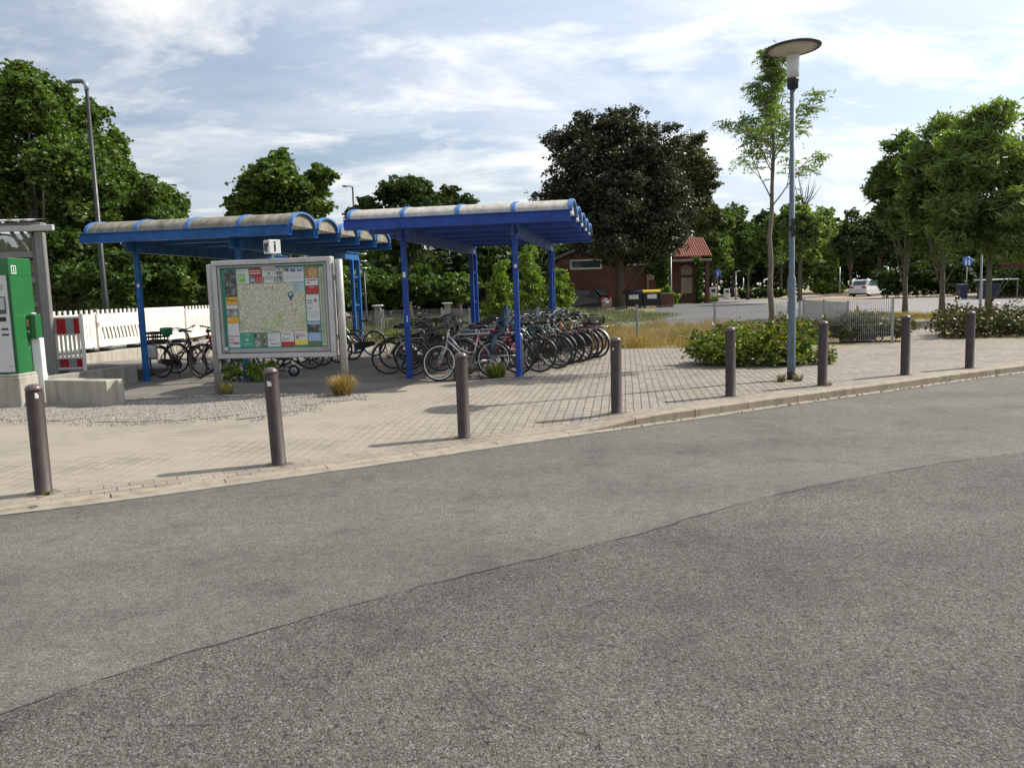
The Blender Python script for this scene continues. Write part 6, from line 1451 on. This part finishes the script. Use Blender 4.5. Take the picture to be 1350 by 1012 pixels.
# ------------------------------------------------------------------ light and sky
AZ = 68; EL = 42
sd = Vector((math.sin(R(AZ))*math.cos(R(EL)), math.cos(R(AZ))*math.cos(R(EL)), math.sin(R(EL))))
sl = bpy.data.lights.new('sun', 'SUN'); sl.energy = 4.2; sl.angle = R(.5); sl.color = (1, .94, .84)
so = bpy.data.objects.new('sun', sl); C.objects.link(so); so.rotation_euler = (-sd).to_track_quat('-Z', 'Y').to_euler(); so.location = (0,0,30)
w = bpy.data.worlds.new('World'); S.world = w; w.use_nodes = True; nt = w.node_tree; bg = nt.nodes['Background']
sky = nt.nodes.new('ShaderNodeTexSky'); sky.sky_type = 'NISHITA'; sky.sun_disc = False; sky.sun_elevation = R(EL); sky.sun_rotation = R(AZ); sky.air_density = 1.0; sky.dust_density = 1.5; sky.ozone_density = 1.2
tc = nt.nodes.new('ShaderNodeTexCoord'); sx = nt.nodes.new('ShaderNodeSeparateXYZ'); nt.links.new(tc.outputs['Generated'], sx.inputs[0])
mz_ = N(nt, 'ShaderNodeMath', operation='MAXIMUM'); nt.links.new(sx.outputs[2], mz_.inputs[0]); mz_.inputs[1].default_value = 0
ad = N(nt, 'ShaderNodeMath', operation='ADD'); nt.links.new(mz_.outputs[0], ad.inputs[0]); ad.inputs[1].default_value = .13
cb_ = nt.nodes.new('ShaderNodeCombineXYZ')
for i in (0, 1):
    dv = N(nt, 'ShaderNodeMath', operation='DIVIDE'); nt.links.new(sx.outputs[i], dv.inputs[0]); nt.links.new(ad.outputs[0], dv.inputs[1]); nt.links.new(dv.outputs[0], cb_.inputs[i])
def cl(scale, det, rot, stx, dist, lo, hi, off=(0,0,0), rough=.6):
    mp = N(nt, 'ShaderNodeMapping'); mp.inputs['Rotation'].default_value = (0,0,R(rot)); mp.inputs['Scale'].default_value = (stx,1,1); mp.inputs['Location'].default_value = off
    nt.links.new(cb_.outputs[0], mp.inputs[0]); nz = N(nt, 'ShaderNodeTexNoise', i_Scale=scale, i_Detail=det, i_Roughness=rough, i_Distortion=dist); nt.links.new(mp.outputs[0], nz.inputs['Vector'])
    return ramp(nt, nz.outputs[0], [(lo, 0.), (hi, 1.)])
veil = cl(.55, 6, -20, .55, .5, .30, .62, (3,1,0)); wisp = cl(1.3, 9, 25, .75, .5, .47, .72, (1,7,0), .60); puff = cl(1.7, 10, 10, .8, .35, .50, .66, (4.3,2.2,0), .62)
grey = cl(.8, 5, 0, .5, .3, .35, .68, (9,3,0))
SK = 7.5
c = mix(nt, sky.outputs[0], mix(nt, (SK*.86,SK*.92,SK*1.06), (SK*.66,SK*.72,SK*.84), grey), .0)
vm_ = N(nt, 'ShaderNodeMath', operation='MULTIPLY'); vm_.inputs[1].default_value = .74; nt.links.new(veil, vm_.inputs[0])
veilc = mix(nt, (SK*.86,SK*.93,SK*1.04), (SK*.70,SK*.79,SK*.95), grey)
c = mix(nt, sky.outputs[0], veilc, vm_.outputs[0])
wm = N(nt, 'ShaderNodeMath', operation='MULTIPLY'); wm.inputs[1].default_value = .6; nt.links.new(wisp, wm.inputs[0])
c = mix(nt, c, (SK*1.15,SK*1.16,SK*1.17), wm.outputs[0])
pm_ = N(nt, 'ShaderNodeMath', operation='MULTIPLY'); pm_.inputs[1].default_value = .8; nt.links.new(puff, pm_.inputs[0])
c = mix(nt, c, (SK*1.25,SK*1.24,SK*1.2), pm_.outputs[0])
dt = N(nt, 'ShaderNodeVectorMath', operation='DOT_PRODUCT'); nt.links.new(tc.outputs['Generated'], dt.inputs[0]); dt.inputs[1].default_value = tuple(sd)
mr = N(nt, 'ShaderNodeMapRange'); mr.inputs[1].default_value = 0; mr.inputs[2].default_value = .95; mr.inputs[3].default_value = .88; mr.inputs[4].default_value = 1.4; nt.links.new(dt.outputs['Value'], mr.inputs[0])
c = mix(nt, c, mr.outputs[0], 1.0, 'MULTIPLY')
nt.links.new(c, bg.inputs[0]); bg.inputs[1].default_value = .08
S.view_settings.view_transform = 'Standard'; S.view_settings.look = 'None'; S.view_settings.gamma = 1; S.view_settings.exposure = .60
S.cycles.max_bounces = 8; S.cycles.transparent_max_bounces = 8; S.cycles.use_denoising = True
S.render.film_transparent = False
